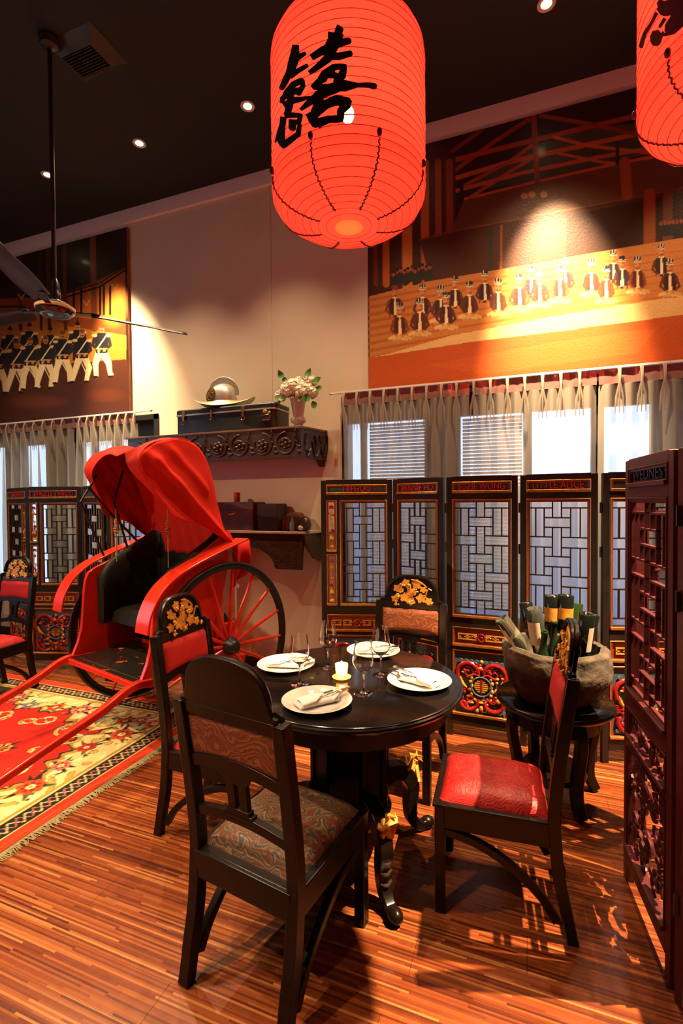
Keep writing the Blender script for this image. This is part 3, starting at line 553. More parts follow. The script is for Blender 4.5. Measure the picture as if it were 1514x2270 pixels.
# ---------------------------------------------------------------- lanterns
def lprof(R_=0.262, hb=0.105, L=0.44):
    P = [(0.05, 0)]+[(0.05+(R_-0.05)*math.sin(i/8*PI/2)**.9, hb*(1-math.cos(i/8*PI/2))) for i in range(1, 9)]
    P += [(R_, hb+L*i/16) for i in range(1, 17)]
    P += [(0.06+(R_-0.06)*math.sin(i/8*PI/2)**.9, hb+L+hb*math.cos(i/8*PI/2)) for i in range(7, -1, -1)]
    return P
def lantern(loc, label, strokes, scale, org, bead_a0, fat=1.3):
    r = empty('paper_lantern', loc); P = lprof(); H = P[-1][1]
    # dense profile with puckers between hoops
    acc = [0]
    for i in range(1, len(P)): acc.append(acc[-1]+math.hypot(P[i][0]-P[i-1][0], P[i][1]-P[i-1][1]))
    def at(s):
        for i in range(1, len(P)):
            if s <= acc[i]: t = (s-acc[i-1])/(acc[i]-acc[i-1]); return (P[i-1][0]+(P[i][0]-P[i-1][0])*t, P[i-1][1]+(P[i][1]-P[i-1][1])*t)
        return P[-1]
    HN = 34; hs = acc[-1]/HN; D = []
    for k in range(HN):
        for q in range(4):
            a, z = at((k+q/4)*hs); D.append((a+0.0022*math.sin(PI*q/4), z))
    D.append(P[-1]); n = 96
    V = []
    for i, (a, z) in enumerate(D):
        for k in range(n):
            th = 2*PI*k/n; rr = a*(1+0.006*noise.noise((math.cos(th)*5, math.sin(th)*5, z*14))); V.append((rr*math.cos(th), rr*math.sin(th), z))
    F = [(i*n+k, i*n+(k+1) % n, (i+1)*n+(k+1) % n, (i+1)*n+k) for i in range(len(D)-1) for k in range(n)]
    obj('silk_shade', G().add(V, F), M_['paper'], r, smooth=70)
    hoop = mat('dark_red_hoop', (0.25, 0.01, 0.004), 0.6, col2=(0.3, 0.015, 0.005)) if 'hoop' not in M_ else M_['hoop']; M_['hoop'] = hoop
    g = G()
    for k in range(1, HN):
        a, z = at(k*hs); g.tube([((a+0.0008)*math.cos(2*PI*q/64), (a+0.0008)*math.sin(2*PI*q/64), z) for q in range(64)], 0.0011, 5, closed=True)
    obj('wire_hoops', g, hoop, r)['kind'] = 'stuff'
    obj('base_disc', G().lathe([(0.0, -0.004), (0.05, -0.003), (0.05, 0.004), (0.0, 0.004)], 24), M_['lantdisc'], r)
    obj('top_ring', G().lathe([(0.055, H-0.006), (0.063, H-0.006), (0.063, H+0.006), (0.055, H+0.006)], 24, close=True), M_['blackpaint'], r)
    # cords with beads
    for k in range(8):
        th = bead_a0+k*PI/4; pts = []
        for q in range(40):
            s = 0.052*1.0+q/39*(0.272-0.05); a, z = at(s); wob = 0.0035*math.sin(q*2.3)
            pts.append(((a+0.004)*math.cos(th)-wob*math.sin(th), (a+0.004)*math.sin(th)+wob*math.cos(th), z-0.003))
        obj('twisted_cord', G().tube(pts, 0.0028, 5), M_['blackpaint'], r)
        a, z = at(0.290); obj('bead', G().ball(((a+0.006)*math.cos(th), (a+0.006)*math.sin(th), z), 0.011, 10, 7, (0.8, 0.8, 1.15)), M_['blackpaint'], r)
    # calligraphy: brush strokes laid on the cylinder
    g = G(); R_ = 0.2665; ox, oy, oz = loc; cnt = 0
    for S in strokes:
        pts = []
        for (x, y, wd) in S: pts.append((x, y, wd*fat))
        # resample
        Q = []
        for i in range(len(pts)-1):
            m = 6
            for t in range(m): f = t/m; Q.append(tuple(pts[i][c]*(1-f)+pts[i+1][c]*f for c in range(3)))
        Q.append(pts[-1]); L_, R2 = [], []
        Q = [Q[0]]*1+Q
        Q[0] = (Q[0][0]-(Q[1+1][0]-Q[0][0])*0.01, Q[0][1]-(Q[2][1]-Q[0][1])*0.01, Q[0][2]*0.55)
        x2, y2, w2_ = Q[-1]; dx, dy = x2-Q[-3][0], y2-Q[-3][1]; dl = math.hypot(dx, dy)+1e-6
        Q.append((x2+dx/dl*w2_*0.3, y2+dy/dl*w2_*0.3, w2_*0.5))
        def hit(x, y):
            d = ray(org[0]+x/scale, org[1]+y/scale); px_, py_ = -ox, -oy
            A_ = d[0]**2+d[1]**2; B_ = d[0]*px_+d[1]*py_; C_ = px_**2+py_**2-R_**2; dis = B_*B_-A_*C_
            if dis < 0: dis = 0
            t = (-B_-math.sqrt(dis))/A_; return (d[0]*t-ox, d[1]*t-oy, EYE+d[2]*t-oz)
        for i in range(len(Q)):
            a, b = Q[max(i-1, 0)], Q[min(i+1, len(Q)-1)]; dx, dy = b[0]-a[0], b[1]-a[1]; dl = math.hypot(dx, dy)+1e-6; nx_, ny_ = -dy/dl, dx/dl; h = Q[i][2]/2
            L_.append(hit(Q[i][0]+nx_*h, Q[i][1]+ny_*h)); R2.append(hit(Q[i][0]-nx_*h, Q[i][1]-ny_*h))
        Mid = [((a[0]+b[0])/2, (a[1]+b[1])/2, (a[2]+b[2])/2) for a, b in zip(L_, R2)]
        Mid = [((m[0])*R_/math.hypot(m[0], m[1]), m[1]*R_/math.hypot(m[0], m[1]), m[2]) for m in Mid]
        off = 1+cnt*0.0001; cnt += 1; n_ = len(L_)
        V = [(p_[0]*off, p_[1]*off, p_[2]) for p_ in L_+Mid+R2]
        g.add(V, [(i, i+1, n_+i+1, n_+i) for i in range(n_-1)]+[(n_+i, n_+i+1, 2*n_+i+1, 2*n_+i) for i in range(n_-1)])
    obj('brush_lettering', g, mat('black_ink', (0.008, 0.004, 0.004), 0.7, col2=(0.012, 0.006, 0.006)), r, smooth=60)
    obj('bulb', G().ball((0.0, 0.0, 0.385), 0.022, 14, 10, (1, 1, 1.3)), M_['bulb'], r)
    obj('cord', G().tube([(0, 0, 0.41), (0, 0, CEIL-loc[2])], 0.004, 6), M_['blackpaint'], r)
    tag(r, label, 'lantern', 'red silk lanterns'); 
    point((loc[0], loc[1], loc[2]+0.27), 16, (1.0, 0.52, 0.30), 0.05); point((loc[0], loc[1], loc[2]+0.52), 9, (1.0, 0.52, 0.30), 0.05)
    return r
XI = [  # double-happiness brush strokes (x, y, width)
 [(655, 245, 95), (645, 300, 80), (620, 350, 80), (590, 400, 70)], [(650, 215, 60), (690, 230, 50)], [(470, 430, 40), (560, 375, 50), (680, 320, 50), (755, 305, 40)], [(590, 420, 50), (680, 420, 45), (765, 398, 38)],
 [(455, 545, 28), (530, 490, 40), (600, 430, 55)], [(600, 540, 60), (640, 500, 40), (720, 495, 34), (700, 560, 50), (660, 620, 50)], [(475, 655, 28), (540, 600, 45), (580, 545, 55), (560, 600, 40)], [(490, 650, 34), (600, 650, 40), (720, 640, 70), (820, 635, 28), (900, 635, 34), (945, 645, 40)],
 [(590, 560, 40), (640, 560, 40), (690, 590, 50)], [(390, 820, 20), (450, 770, 40), (540, 700, 60), (640, 670, 50), (700, 640, 50)], [(520, 720, 60), (530, 790, 70), (500, 850, 60)],
 [(440, 880, 45), (500, 850, 50), (580, 780, 55), (660, 745, 60), (745, 770, 66)], [(740, 775, 55), (690, 830, 45), (690, 890, 40), (600, 890, 45), (520, 920, 60)], [(480, 880, 60), (510, 930, 55)],
 [(355, 335, 40), (350, 400, 55), (335, 470, 60), (310, 540, 45), (275, 610, 40), (250, 660, 34)], [(340, 460, 40), (385, 420, 34), (425, 400, 24)], [(310, 570, 40), (370, 530, 32), (440, 490, 26)],
 [(245, 770, 22), (290, 690, 40), (340, 630, 40), (400, 600, 36), (410, 640, 30), (375, 700, 36)], [(240, 740, 16), (290, 700, 30), (350, 680, 40), (385, 670, 30)], [(265, 790, 34), (330, 750, 44), (400, 740, 30), (465, 725, 16)], [(320, 700, 40), (310, 790, 44), (290, 860, 40)],
 [(275, 860, 40), (330, 860, 34), (395, 860, 26), (375, 920, 34)], [(265, 870, 40), (255, 960, 36), (245, 1040, 50), (265, 1085, 40), (310, 1050, 40), (375, 1000, 34), (385, 930, 26)], [(335, 890, 50), (330, 960, 44)], [(255, 880, 12), (230, 960, 12), (205, 1060, 14)]]
XI2 = [[(400, 70, 90), (470, 110, 150), (600, 80, 160), (700, 60, 160)], [(440, 0, 60), (420, 60, 80)], [(380, 160, 30), (300, 300, 34), (220, 430, 40), (175, 590, 44)], [(600, 200, 70), (540, 330, 100), (520, 400, 80)], [(480, 230, 40), (410, 340, 30)],
       [(360, 380, 60), (370, 450, 130), (360, 540, 100)], [(430, 420, 60), (480, 440, 30), (570, 380, 90), (680, 270, 100), (760, 200, 100)], [(700, 60, 200), (700, 200, 180)], [(360, 150, 12), (230, 430, 10)]]
lantern((-0.583, 1.62, 2.455), 'large lit red silk lantern with black double-happiness character, top centre', XI, 3.364, (550, 0), math.radians(-95))
lantern((0.560, 1.640, 2.505), 'lit red silk lantern cut off by the top right corner', XI2, 5.677, (1390, 0), math.radians(-147))
# ================================================================ FOLDING SCREENS
def rect_frame(g, x0, x1, z0, z1, t, y0, y1):
    g.b2((x0, y0, z0), (x1, y1, z0+t)); g.b2((x0, y0, z1-t), (x1, y1, z1)); g.b2((x0, y0, z0+t), (x0+t, y1, z1-t)); g.b2((x1-t, y0, z0+t), (x1, y1, z1-t))
LH = [(.06, 0, .41), (.06, .56, 1), (.14, .27, .71), (.22, .27, .71), (.30, 0, .41), (.30, .56, 1), (.385, 0, .41), (.385, .56, 1), (.46, .27, .71), (.545, .27, .71), (.62, 0, .41), (.62, .56, 1), (.705, 0, .41), (.705, .56, 1), (.785, .27, .71), (.865, .27, .71), (.935, 0, .41), (.935, .56, 1)]
LV = [(x, a, b) for x in (.41, .56) for a, b in ((0, .14), (.22, .46), (.545, .785), (.865, 1))]+[(x, a, b) for x in (.27, .71) for a, b in ((.06, .30), (.385, .62), (.705, .935))]
LV2 = LV+[(x, a, b) for x in (.125, .865) for a, b in ((.06, .30), (.385, .62), (.705, .935))]
LB = [(x, a, b) for x in (.27, .71, ) for a, b in ((0, .0),)]
def lattice(g, x0, x1, z0, z1, wide, t=0.0075, y=0.008):
    W, H = x1-x0, z1-z0
    rect_frame(g, x0, x1, z0, z1, t, -y, y)
    for v, a, b in LH: zz = z1-v*H; g.b2((x0+a*W-t/2, -y, zz-t/2), (x0+b*W+t/2, y, zz+t/2))
    for u, a, b in (LV2 if wide else LV): xx = x0+u*W; g.b2((xx-t/2, -y*.9, z1-b*H), (xx+t/2, y*.9, z1-a*H))
def arc(cx, cz, r, a0, a1, n=10, y=-0.012): return [(cx+r*math.cos(math.radians(a0+(a1-a0)*i/n)), y, cz+r*math.sin(math.radians(a0+(a1-a0)*i/n))) for i in range(n+1)]
def spiral(cx, cz, r0, r1, a0, a1, n=16, y=-0.012):
    return [(cx+(r0+(r1-r0)*i/n)*math.cos(math.radians(a0+(a1-a0)*i/n)), y, cz+(r0+(r1-r0)*i/n)*math.sin(math.radians(a0+(a1-a0)*i/n))) for i in range(n+1)]
def bottom_relief(w):
    cx, cz, hw, hh = w/2, 0.335, w/2-0.07, 0.165; R = random.Random(3)
    red, gold, blue = G(), G(), G()
    for s in (-1, 1):
        m = lambda pts: [(cx+s*(p[0]-cx), p[1], p[2]) for p in pts]
        red.tube(m(arc(cx+hw*.56, cz+hh*.46, hw*.46, -60, 190)), [.005]+[.013]*9+[.006], 7); red.tube(m(arc(cx+hw*.52, cz-hh*.56, hw*.40, 170, 380)), .0125, 7)
        red.tube(m(spiral(cx+hw*.55, cz+hh*.5, hw*.26, .008, 60, 500)), .006, 6); red.tube(m(spiral(cx+hw*.5, cz-hh*.48, hw*.22, .006, 100, 480)), .006, 6)
        red.tube(m([(cx+.01, -.014, cz+hh*.40), (cx+.04, -.016, cz+hh*.46), (cx+.07, -.014, cz+hh*.36), (cx+.09, -.012, cz+hh*.30)]), .007, 6)
        for k in range(30):
            a = R.uniform(0, 2*PI); rr = R.uniform(.55, 1.0); x = cx+abs(math.cos(a))*hw*rr; z = cz+math.sin(a)*hh*rr; x = cx+s*(x-cx)
            if math.hypot(x-cx, z-cz) < 0.072: continue
            (gold if k % 2 else red).ball((x, -.012, z), R.uniform(.007, .013), 7, 5, (1.2, .7, R.uniform(.7, 1.4)))
        for k in range(5): gold.ball((cx+s*(0.058+0.008*(k % 2)), -.014, cz+(-.05+.025*k)), .012, 7, 5, (.9, .7, 1.1))
        gold.tube(m([(cx+hw*.62, -.012, cz-hh*.1), (cx+hw*.8, -.014, cz+hh*.05), (cx+hw*.9, -.012, cz+hh*.3)]), [.006, .011, .006], 6)
        for k in range(6): blue.tube(m(spiral(cx+hw*(.12+.16*k), cz-hh*.93+.004*(k % 2), .013, .003, 180, -200, 9)), .0045, 5)
        for k in range(4): blue.tube(m(spiral(cx+hw*(.2+.22*k), cz+hh*.93, .011, .003, 180, -200, 9)), .0035, 5)
        for k in range(5): red.tube(m([(cx+hw*.80, -.011, cz-.008-.009*k), (cx+hw*.99, -.010, cz-.003-.011*k)]), .0035, 5)
    gold.tube([(cx-.03, -.014, cz-.088), (cx-.012, -.016, cz-.1), (cx+.012, -.016, cz-.1), (cx+.03, -.014, cz-.088)], .008, 6)
    gold.ball((cx, -.013, cz-.135), .014, 8, 6, (1, .7, 1.4)); red.ball((cx, -.013, cz+.105), .013, 8, 6, (1.5, .7, .8))
    blue.tube([(cx+.060*math.cos(a*PI/16), -.018, cz+.060*math.sin(a*PI/16)) for a in range(32)], .005, 6, closed=True)
    for k, hw_ in enumerate((.025, .038, .042, .042, .036, .024)): 
        z = cz+.032-.0128*k
        for s in (-1, 1): gold.b2((cx+s*.005, -.018, z-.0033), (cx+s*hw_, -.006, z+.0033))
    red.b2((cx-.004, -.020, cz-.043), (cx+.004, -.006, cz+.038)); red.tube(arc(cx, cz+.036, .008, 0, 180, 6, -.017), .0035, 5)
    return red, gold, blue
def fret_relief(w):
    cx, cz, hw = w/2, 0.64, w/2-0.06; red, gold = G(), G()
    for s in (-1, 1):
        for k in range(2):
            x = cx+s*hw*(.36+.38*k); t = .0035
            for (a, b, c, d) in ((-.022, .022, .016, .016), (-.022, .022, -.016, -.016), (-.03, -.01, 0, 0), (.01, .03, 0, 0)): gold.b2((x+a, -.012, cz+c-t), (x+b, -.002, cz+d+t))
            for q in (-.026, .026): gold.b2((x+q-t, -.012, cz-.02), (x+q+t, -.002, cz+.02))
        gold.tube([(cx+s*.02, -.01, cz), (cx+s*.045, -.01, cz+.01), (cx+s*.06, -.01, cz)], .003, 5)
    red.tube(arc(cx, cz, .022, 0, 360, 16), .005, 6); red.ball((cx, -.01, cz), .011, 8, 6, (1.3, .6, .8)); red.ball((cx-.016, -.01, cz-.012), .006); red.ball((cx+.016, -.01, cz-.012), .006)
    return red, gold
def vase_relief(z0, z1, cx, openwork):
    red, gold, blue = G(), G(), G(); H = z1-z0; R = random.Random(int(z0*100))
    gold.lathe([(.006, 0), (.020, .004), (.018, .014), (.009, .02), (.012, .03), (.021, .05), (.020, .07), (.010, .088), (.007, .10), (.012, .106)], 12, (cx, -.006, z0+.012))
    blue.ball((cx, -.022, z0+.066), .012, 8, 6, (1, .6, 1)); 
    for k in range(5): red.ball((cx+R.uniform(-.014, .014), -.014, z0+.13+R.uniform(-.012, .014)), .009, 7, 5, (1, .7, 1))
    gold.tube([(cx, -.012, z0+.12), (cx+.008, -.013, z0+.16), (cx-.006, -.012, z0+.20), (cx, -.012, z1-.05)], .003, 5)
    for k in range(7): a = k*PI*2/7; gold.ball((cx+.010*math.cos(a), -.014, z1-.085+.010*math.sin(a)), .006, 6, 4)
    gold.ball((cx, -.017, z1-.085), .006); gold.tube(spiral(cx, z0+.17, .016, .004, 0, 300, 10), .003, 5)
    for k in range(5): red.tube([(cx, -.012, z1-.04), (cx+.018*math.cos(k*PI/4), -.012, z1-.042+.022*math.sin(k*PI/4))], [.004, .006], 5)
    for k in range(6): (red if k % 3 else gold).ball((cx+R.uniform(-.02, .02), -.011, z0+.14+R.uniform(0, H-.2)), R.uniform(.004, .007), 6, 4)
    return red, gold, blue
def text_mesh(txt, w, h, matl, parent, loc, name='lettering', rot=(PI/2, 0, 0)):
    cu = bpy.data.curves.new('t', 'FONT'); cu.body = txt; cu.size = 1.0; cu.extrude = 0.035; cu.offset = 0.004; cu.resolution_u = 3; cu.space_character = 1.06
    t = bpy.data.objects.new('t', cu); C.objects.link(t); me = bpy.data.meshes.new_from_object(t, depsgraph=bpy.context.evaluated_depsgraph_get())
    bpy.data.objects.remove(t); bpy.data.curves.remove(cu)
    co = np.empty(len(me.vertices)*3); me.vertices.foreach_get('co', co); co = co.reshape(-1, 3)
    mn, mx = co.min(0), co.max(0); co[:, 0] = (co[:, 0]-(mn[0]+mx[0])/2)*w/(mx[0]-mn[0]); co[:, 1] = (co[:, 1]-(mn[1]+mx[1])/2)*h/(mx[1]-mn[1]); co[:, 2] *= 0.10
    me.vertices.foreach_set('co', co.ravel()); me.materials.clear(); me.materials.append(matl); me.update()
    o = bpy.data.objects.new(name, me); C.objects.link(o); o.parent = parent; o.location = loc; o.rotation_euler = rot; return o
M_['letter'] = mat('red_carved_letters', (0.90, 0.025, 0.035), 0.35, col2=(0.8, 0.02, 0.03), coat=0.3)
PH = 1.65; kit = {}
def panel_kit(w, side, style):
    key = (w, side, style)
    if key in kit: return kit[key]
    K = []; dark = M_['screenwood'] if style == 'lac' else M_['maroon']; st = 0.036; th = 0.014
    g = G()
    g.b2((0, -th, 0.0), (st, th, PH-0.004)); g.b2((w-st, -th, 0), (w, th, PH-0.004))
    for z0, z1 in ((PH-0.036, PH), (1.505, 1.545), (.700, .765), (.555, .582), (.075, .145)): g.b2((st, -th, z0), (w-st, th, z1))
    cols = []
    lx0, lx1 = st, w-st
    if side == 'L': cols = [(st, st+0.075)]; lx0 = st+0.095; g.b2((st+0.075, -th, .765), (st+0.095, th, 1.505))
    if side == 'R': cols = [(w-st-0.075, w-st)]; lx1 = w-st-0.095; g.b2((w-st-0.095, -th, .765), (w-st-0.075, th, 1.505))
    for a, b in cols: g.b2((a, -th, 1.125), (b, th, 1.145))
    K.append(('frame', g, dark, None))
    bead, inner = G(), G()
    boxes = [(st+.002, w-st-.002, 1.545, PH-.036), (lx0+.002, lx1-.002, .765, 1.505), (st+.002, w-st-.002, .582, .700), (st+.002, w-st-.002, .145, .555)]
    for a, b in cols: boxes += [(a+.002, b-.002, 1.145, 1.505), (a+.002, b-.002, .765, 1.125)]
    for (a, b, z0, z1) in boxes: rect_frame(bead, a, b, z0, z1, .0055, -th-.004, -th+.006); bead.b2((a, -th-.012, z0-.002), (b, -th+.004, z0+.013)); rect_frame(inner, a+.0055, b-.0055, z0+.0055, z1-.0055, .009, -th+.000, .004)
    K.append(('gold_beading', bead, M_['gold'] if style == 'lac' else dark, None)); K.append(('inner_moulding', inner, M_['brownred'] if style == 'lac' else dark, None))
    g = G(); lattice(g, lx0+.012, lx1-.012, .778, 1.492, (lx1-lx0) > .33); K.append(('lattice', g, M_['screenwood'] if style == 'lac' else M_['maroon'], None))
    g = G().b2((st+.012, -.004, 1.557), (w-st-.012, .004, PH-.048)); K.append(('name_board', g, M_['bluegrey'] if style == 'lac' else M_['maroon'], None))
    back = G().b2((st+.014, -.002, .158), (w-st-.014, .004, .543)); 
    if style == 'lac': K.append(('carved_ground', back, M_['bluegrey'], None)); K.append(('fret_ground', G().b2((st+.012, .0, .592), (w-st-.012, .004, .690)), M_['brownred'], None))
    else:
        g = G(); R = random.Random(5)   # pierced fretwork: many overlapping scrolls with gaps
        for k in range(60):
            x, z = R.uniform(st+.03, w-st-.03), R.uniform(.17, .53); r_ = R.uniform(.018, .035); a0 = R.uniform(0, 360); g.tube(spiral(x, z, r_, r_*.4, a0, a0+300, 8, 0), .008, 5)
        for k in range(26):
            x, z = R.uniform(st+.02, w-st-.02), R.uniform(.60, .685); g.tube(spiral(x, z, .02, .006, k*40, k*40+280, 8, 0), .0065, 5)
        K.append(('pierced_fretwork', g, M_['maroon'], None))
    if style == 'lac':
        r_, g_, b_ = bottom_relief(w); K += [('red_scrollwork', r_, M_['redlac'], None), ('gold_scrollwork', g_, M_['goldpaint'], None), ('blue_ring', b_, mat('slate_blue_gloss', (.10, .17, .21), .25, coat=.4, col2=(.07, .12, .15)) if 'sb' not in M_ else M_['sb'], None)]
        M_['sb'] = K[-1][2]
        r_, g_ = fret_relief(w); K += [('fret_knot', r_, M_['redlac'], None), ('fretwork', g_, M_['goldpaint'], None)]
        for a, b in cols:
            for z0, z1 in ((1.158, 1.492), (.778, 1.112)):
                r_, g_, b_ = vase_relief(z0, z1, (a+b)/2, False); K += [('red_flowers', r_, M_['redlac'], None), ('gold_vase', g_, M_['goldpaint'], None), ('blue_medallion', b_, M_['sb'], None)]
    objs = []
    for nm, g, m, _ in K: objs.append([nm, g, m, None])
    kit[key] = objs; return objs
STUFF = ('pierced_fretwork', 'red_scrollwork', 'gold_scrollwork', 'fretwork', 'fret_knot', 'red_flowers', 'gold_vase', 'gold_beading', 'lattice', 'blue_ring')
def screen(label, pts, panels, style):
    root = empty('folding_screen', (*pts[0][0], 0)); ox, oy = pts[0][0]
    for (p, q), (w0, side, txt) in zip(pts, panels):
        w = math.hypot(q[0]-p[0], q[1]-p[1]); a = math.atan2(q[1]-p[1], q[0]-p[0]); K = panel_kit(w0, side, style); fr = None
        for it in K:
            nm, g, m, src = it
            if src is None:
                bv = 0.0015 if nm in ('gold_beading',) else 0
                o = obj(nm if nm != 'frame' else 'screen_panel', g, m, root if nm == 'frame' else fr, smooth=45, bevel=0.002 if nm == 'frame' else bv); it[3] = o
                if nm in STUFF: o['kind'] = 'stuff'
            else: o = inst(src, root if nm == 'frame' else fr)
            if nm == 'frame': fr = o; o.location = (p[0]-ox, p[1]-oy, 0); o.rotation_euler = (0, 0, a); o.scale = (w/w0, 1, 1)
            else: o.parent = fr; o.location = (0, 0, 0)
        if txt:
            s = len(txt); wid = min(w0-.15, .034*s)
            text_mesh(txt, wid if style == 'lac' else .27, .044 if style == 'lac' else .040, M_['letter'] if style == 'lac' else M_['blackwood'], fr, (w0/2 if style == 'lac' else .075+.135, -.008, 1.586))
    # hinges between panels
    h0 = None
    for (p, q) in pts[1:]:
        for z in (.3, 1.2, 1.45):
            if h0 is None: h0 = obj('hinge', G().b2((-.005, -.006, -.03), (.005, .006, .03)), M_['blackpaint'], root, smooth=0, loc=(p[0]-ox-.007, p[1]-oy, z))
            else: inst(h0, root, (p[0]-ox-.007, p[1]-oy, z))
    tag(root, label, 'folding screen', None); return root
screen('black and gold carved folding screen lettered TYPHOO to LITTLE ALICE under the right-hand curtains',
       [((-1.365, 3.17), (-.885, 3.315)), ((-.865, 3.285), (-.50, 3.15)), ((-.482, 3.14), (-.055, 3.13)), ((-.040, 3.145), (.372, 3.09)), ((.392, 3.09), (.82, 3.22)), ((.84, 3.22), (1.26, 3.10))],
       [(.50, 'L', 'TYPHOO'), (.39, '', 'MINNIE HO'), (.43, '', 'SUZIE WONG'), (.43, '', 'LITTLE ALICE'), (.43, '', 'NANCY'), (.43, '', '')], 'lac')
screen('black and gold carved folding screen at the far left behind the rickshaw',
       [((-4.80, 3.33), (-4.30, 3.17)), ((-4.235, 3.10), (-3.74, 3.26)), ((-3.72, 3.26), (-3.30, 3.10)), ((-3.28, 3.10), (-2.86, 3.24))],
       [(.50, 'R', 'BALLONG'), (.50, 'L', 'WAGLLE TANG LI'), (.43, '', ''), (.43, '', '')], 'lac')
screen('maroon folding screen at the right edge with panel lettered WEDN',
       [((.80, 2.38), (.392, 2.205)), ((.372, 2.185), (.42, 1.715)), ((.415, 1.665), (.80, 1.835)), ((.815, 1.82), (.86, 1.38))],
       [(.43, '', ''), (.43, '', 'WEDNES'), (.43, '', ''), (.43, '', '')], 'mar')
# ================================================================ DINING CHAIRS
def spline(P, n=6):
    out = []; P = [Vector(p) for p in P]
    for i in range(len(P)-1):
        a, b, c, d = P[max(i-1, 0)], P[i], P[i+1], P[min(i+2, len(P)-1)]
        for k in range(n):
            t = k/n; out.append(0.5*((2*b)+(c-a)*t+(2*a-5*b+4*c-d)*t*t+(3*b-a-3*c+d)*t**3))
    out.append(P[-1]); return out
def leafpoly(cx, cz, r, rot):
    P = []
    for k in range(20):
        a = 2*PI*k/20; rr = r*(0.62+0.38*abs(math.cos(2.5*a)))*(1+0.08*math.cos(9*a)); P.append((cx+rr*math.cos(a+rot), cz+rr*math.sin(a+rot)))
    return P
def back_y(z): # centre line of the raked back above the seat
    return -0.005-0.085*max(0, (z-.42)/.64)**1.25+.015
def chair(name_label, seatm, backm, padmat_back, loc, rz):
    r = empty('dining_chair', loc, math.radians(rz)); bw = M_['blackwood']
    for s in (-1, 1):
        # back leg and post: sabre leg, raked post
        pts = spline([(s*.168, -.050, 0), (s*.168, -.030, .10), (s*.169, -.006, .22), (s*.170, .005, .34), (s*.171, back_y(.45), .45), (s*.171, back_y(.65), .65), (s*.171, back_y(.90), .90)], 4)
        obj('leg', G().sweep(pts, .036, [.040 if p.z > .1 else .036 for p in pts], (1, 0, 0)), bw, r, bevel=.003)
        g = G().sweep([(s*.168, .392, 0), (s*.168, .392, .40)], .036, .036, (1, 0, 0)); obj('leg', g, bw, r, bevel=.003)
        pts = spline([(s*.168, .382, .30), (s*.168, .29, .285), (s*.168, .20, .25), (s*.168, .115, .195), (s*.168, .045, .13), (s*.168, .0, .06)], 5)
        obj('side_arch', G().sweep(pts, .024, .028, (1, 0, 0)), bw, r, bevel=.002)
    pts = spline([(-.16, .394, .30), (-.10, .394, .325), (0, .394, .332), (.10, .394, .325), (.16, .394, .30)], 4)
    g = G()
    for s in (-1, 1): g.b2((s*.150, .01, .315), (s*.184, .385, .395))
    g.b2((-.168, .374, .315), (.168, .412, .395)); g.b2((-.168, -.014, .315), (.168, .016, .40)); g.b2((-.186, -.004, .388), (.186, .418, .402))
    obj('seat_frame', g, bw, r, bevel=.004)
    def seat(u, v):
        x, y = (u-.5)*.325, .022+v*.375; e = (1-abs(2*u-1)**5)*(1-abs(2*v-1)**5); return (x*(1-.0*v), y, .400+.052*e**.55+.004*noise.noise((x*20, y*20, 0)))
    obj('seat_cushion', G().grid(seat, 26, 26), seatm, r, smooth=80)
    # rails, splat
    def rail(z, h, hw, arch, t=.024):
        n = 12; V = []; F = []
        for i in range(n+1):
            x = -hw+2*hw*i/n; a = arch*(1-(x/hw)**2); 
            for (zz, dy) in ((z+a, -1), (z+a, 1), (z+h+a, 1), (z+h+a, -1)): V.append((x, back_y(zz)+dy*t/2, zz))
        for i in range(n): F += [(i*4+k, i*4+4+k, i*4+4+(k+1) % 4, i*4+(k+1) % 4) for k in range(4)]
        return V, F+[(0, 1, 2, 3), (n*4+3, n*4+2, n*4+1, n*4)]
    g = G(); g.add(*rail(.515, .032, .155, .022)); obj('lower_rail', g, bw, r, bevel=.002)
    g = G(); g.add(*rail(.682, .040, .155, .022)); g.add(*rail(.862, .034, .155, 0)); obj('back_rail', g, bw, r, bevel=.002)
    g = G()
    for s in (-1, 1):
        zs = [.56, .60, .66, .70]; P = [(s*.021, back_y(z), z) for z in zs]; g.sweep(P, .026, .018, (1, 0, 0))
    for k, (hw, z) in enumerate(((.058, .556), (.048, .568), (.038, .580))): g.b2((-hw, back_y(z)-.012, z-.008), (hw, back_y(z)+.012, z+.007))
    P = [(-.075, .705), (-.045, .690), (-.036, .668), (.036, .668), (.045, .690), (.075, .705)]; g.prism(P, lambda a, b, c: (a, back_y(b)+c, b), -.011, .011)
    obj('splat', g, bw, r, bevel=.0015)
    def pad(u, v, side):
        x = (u-.5)*.312; z = .728-0.012+v*.146-(.0)+.016*(1-(2*u-1)**2)*(1-v); e = (1-abs(2*u-1)**6)*(1-abs(2*v-1)**6); return (x, back_y(z)+side*(.006+.022*e**.5), z)
    obj('back_pad', G().grid(lambda u, v: pad(u, v, 1), 20, 10), backm, r, smooth=80)
    obj('back_pad_rear', G().grid(lambda u, v: pad(1-u, v, -.35), 20, 10), padmat_back, r, smooth=80)
    # crest board with arch and scrolled shoulders
    O = []
    se = lambda a: (.140*abs(math.cos(a))**.75*(1 if math.cos(a) > 0 else -1), .930+.128*math.sin(a)**.8)
    for k in range(25): a = PI-PI*k/24; O.append(se(max(1e-4, min(PI-1e-4, a))))
    O = [(-.187, .865), (-.187, .890), (-.178, .899), (-.166, .900), (-.162, .911), (-.150, .913), (-.146, .924)]+O[1:-1]+[(.146, .924), (.150, .913), (.162, .911), (.166, .900), (.178, .899), (.187, .890), (.187, .865)]
    obj('crest_board', G().prism(O, lambda a, b, c: (a, back_y(b)+c, b), -.010, .006), bw, r, bevel=.003)
    g = G()
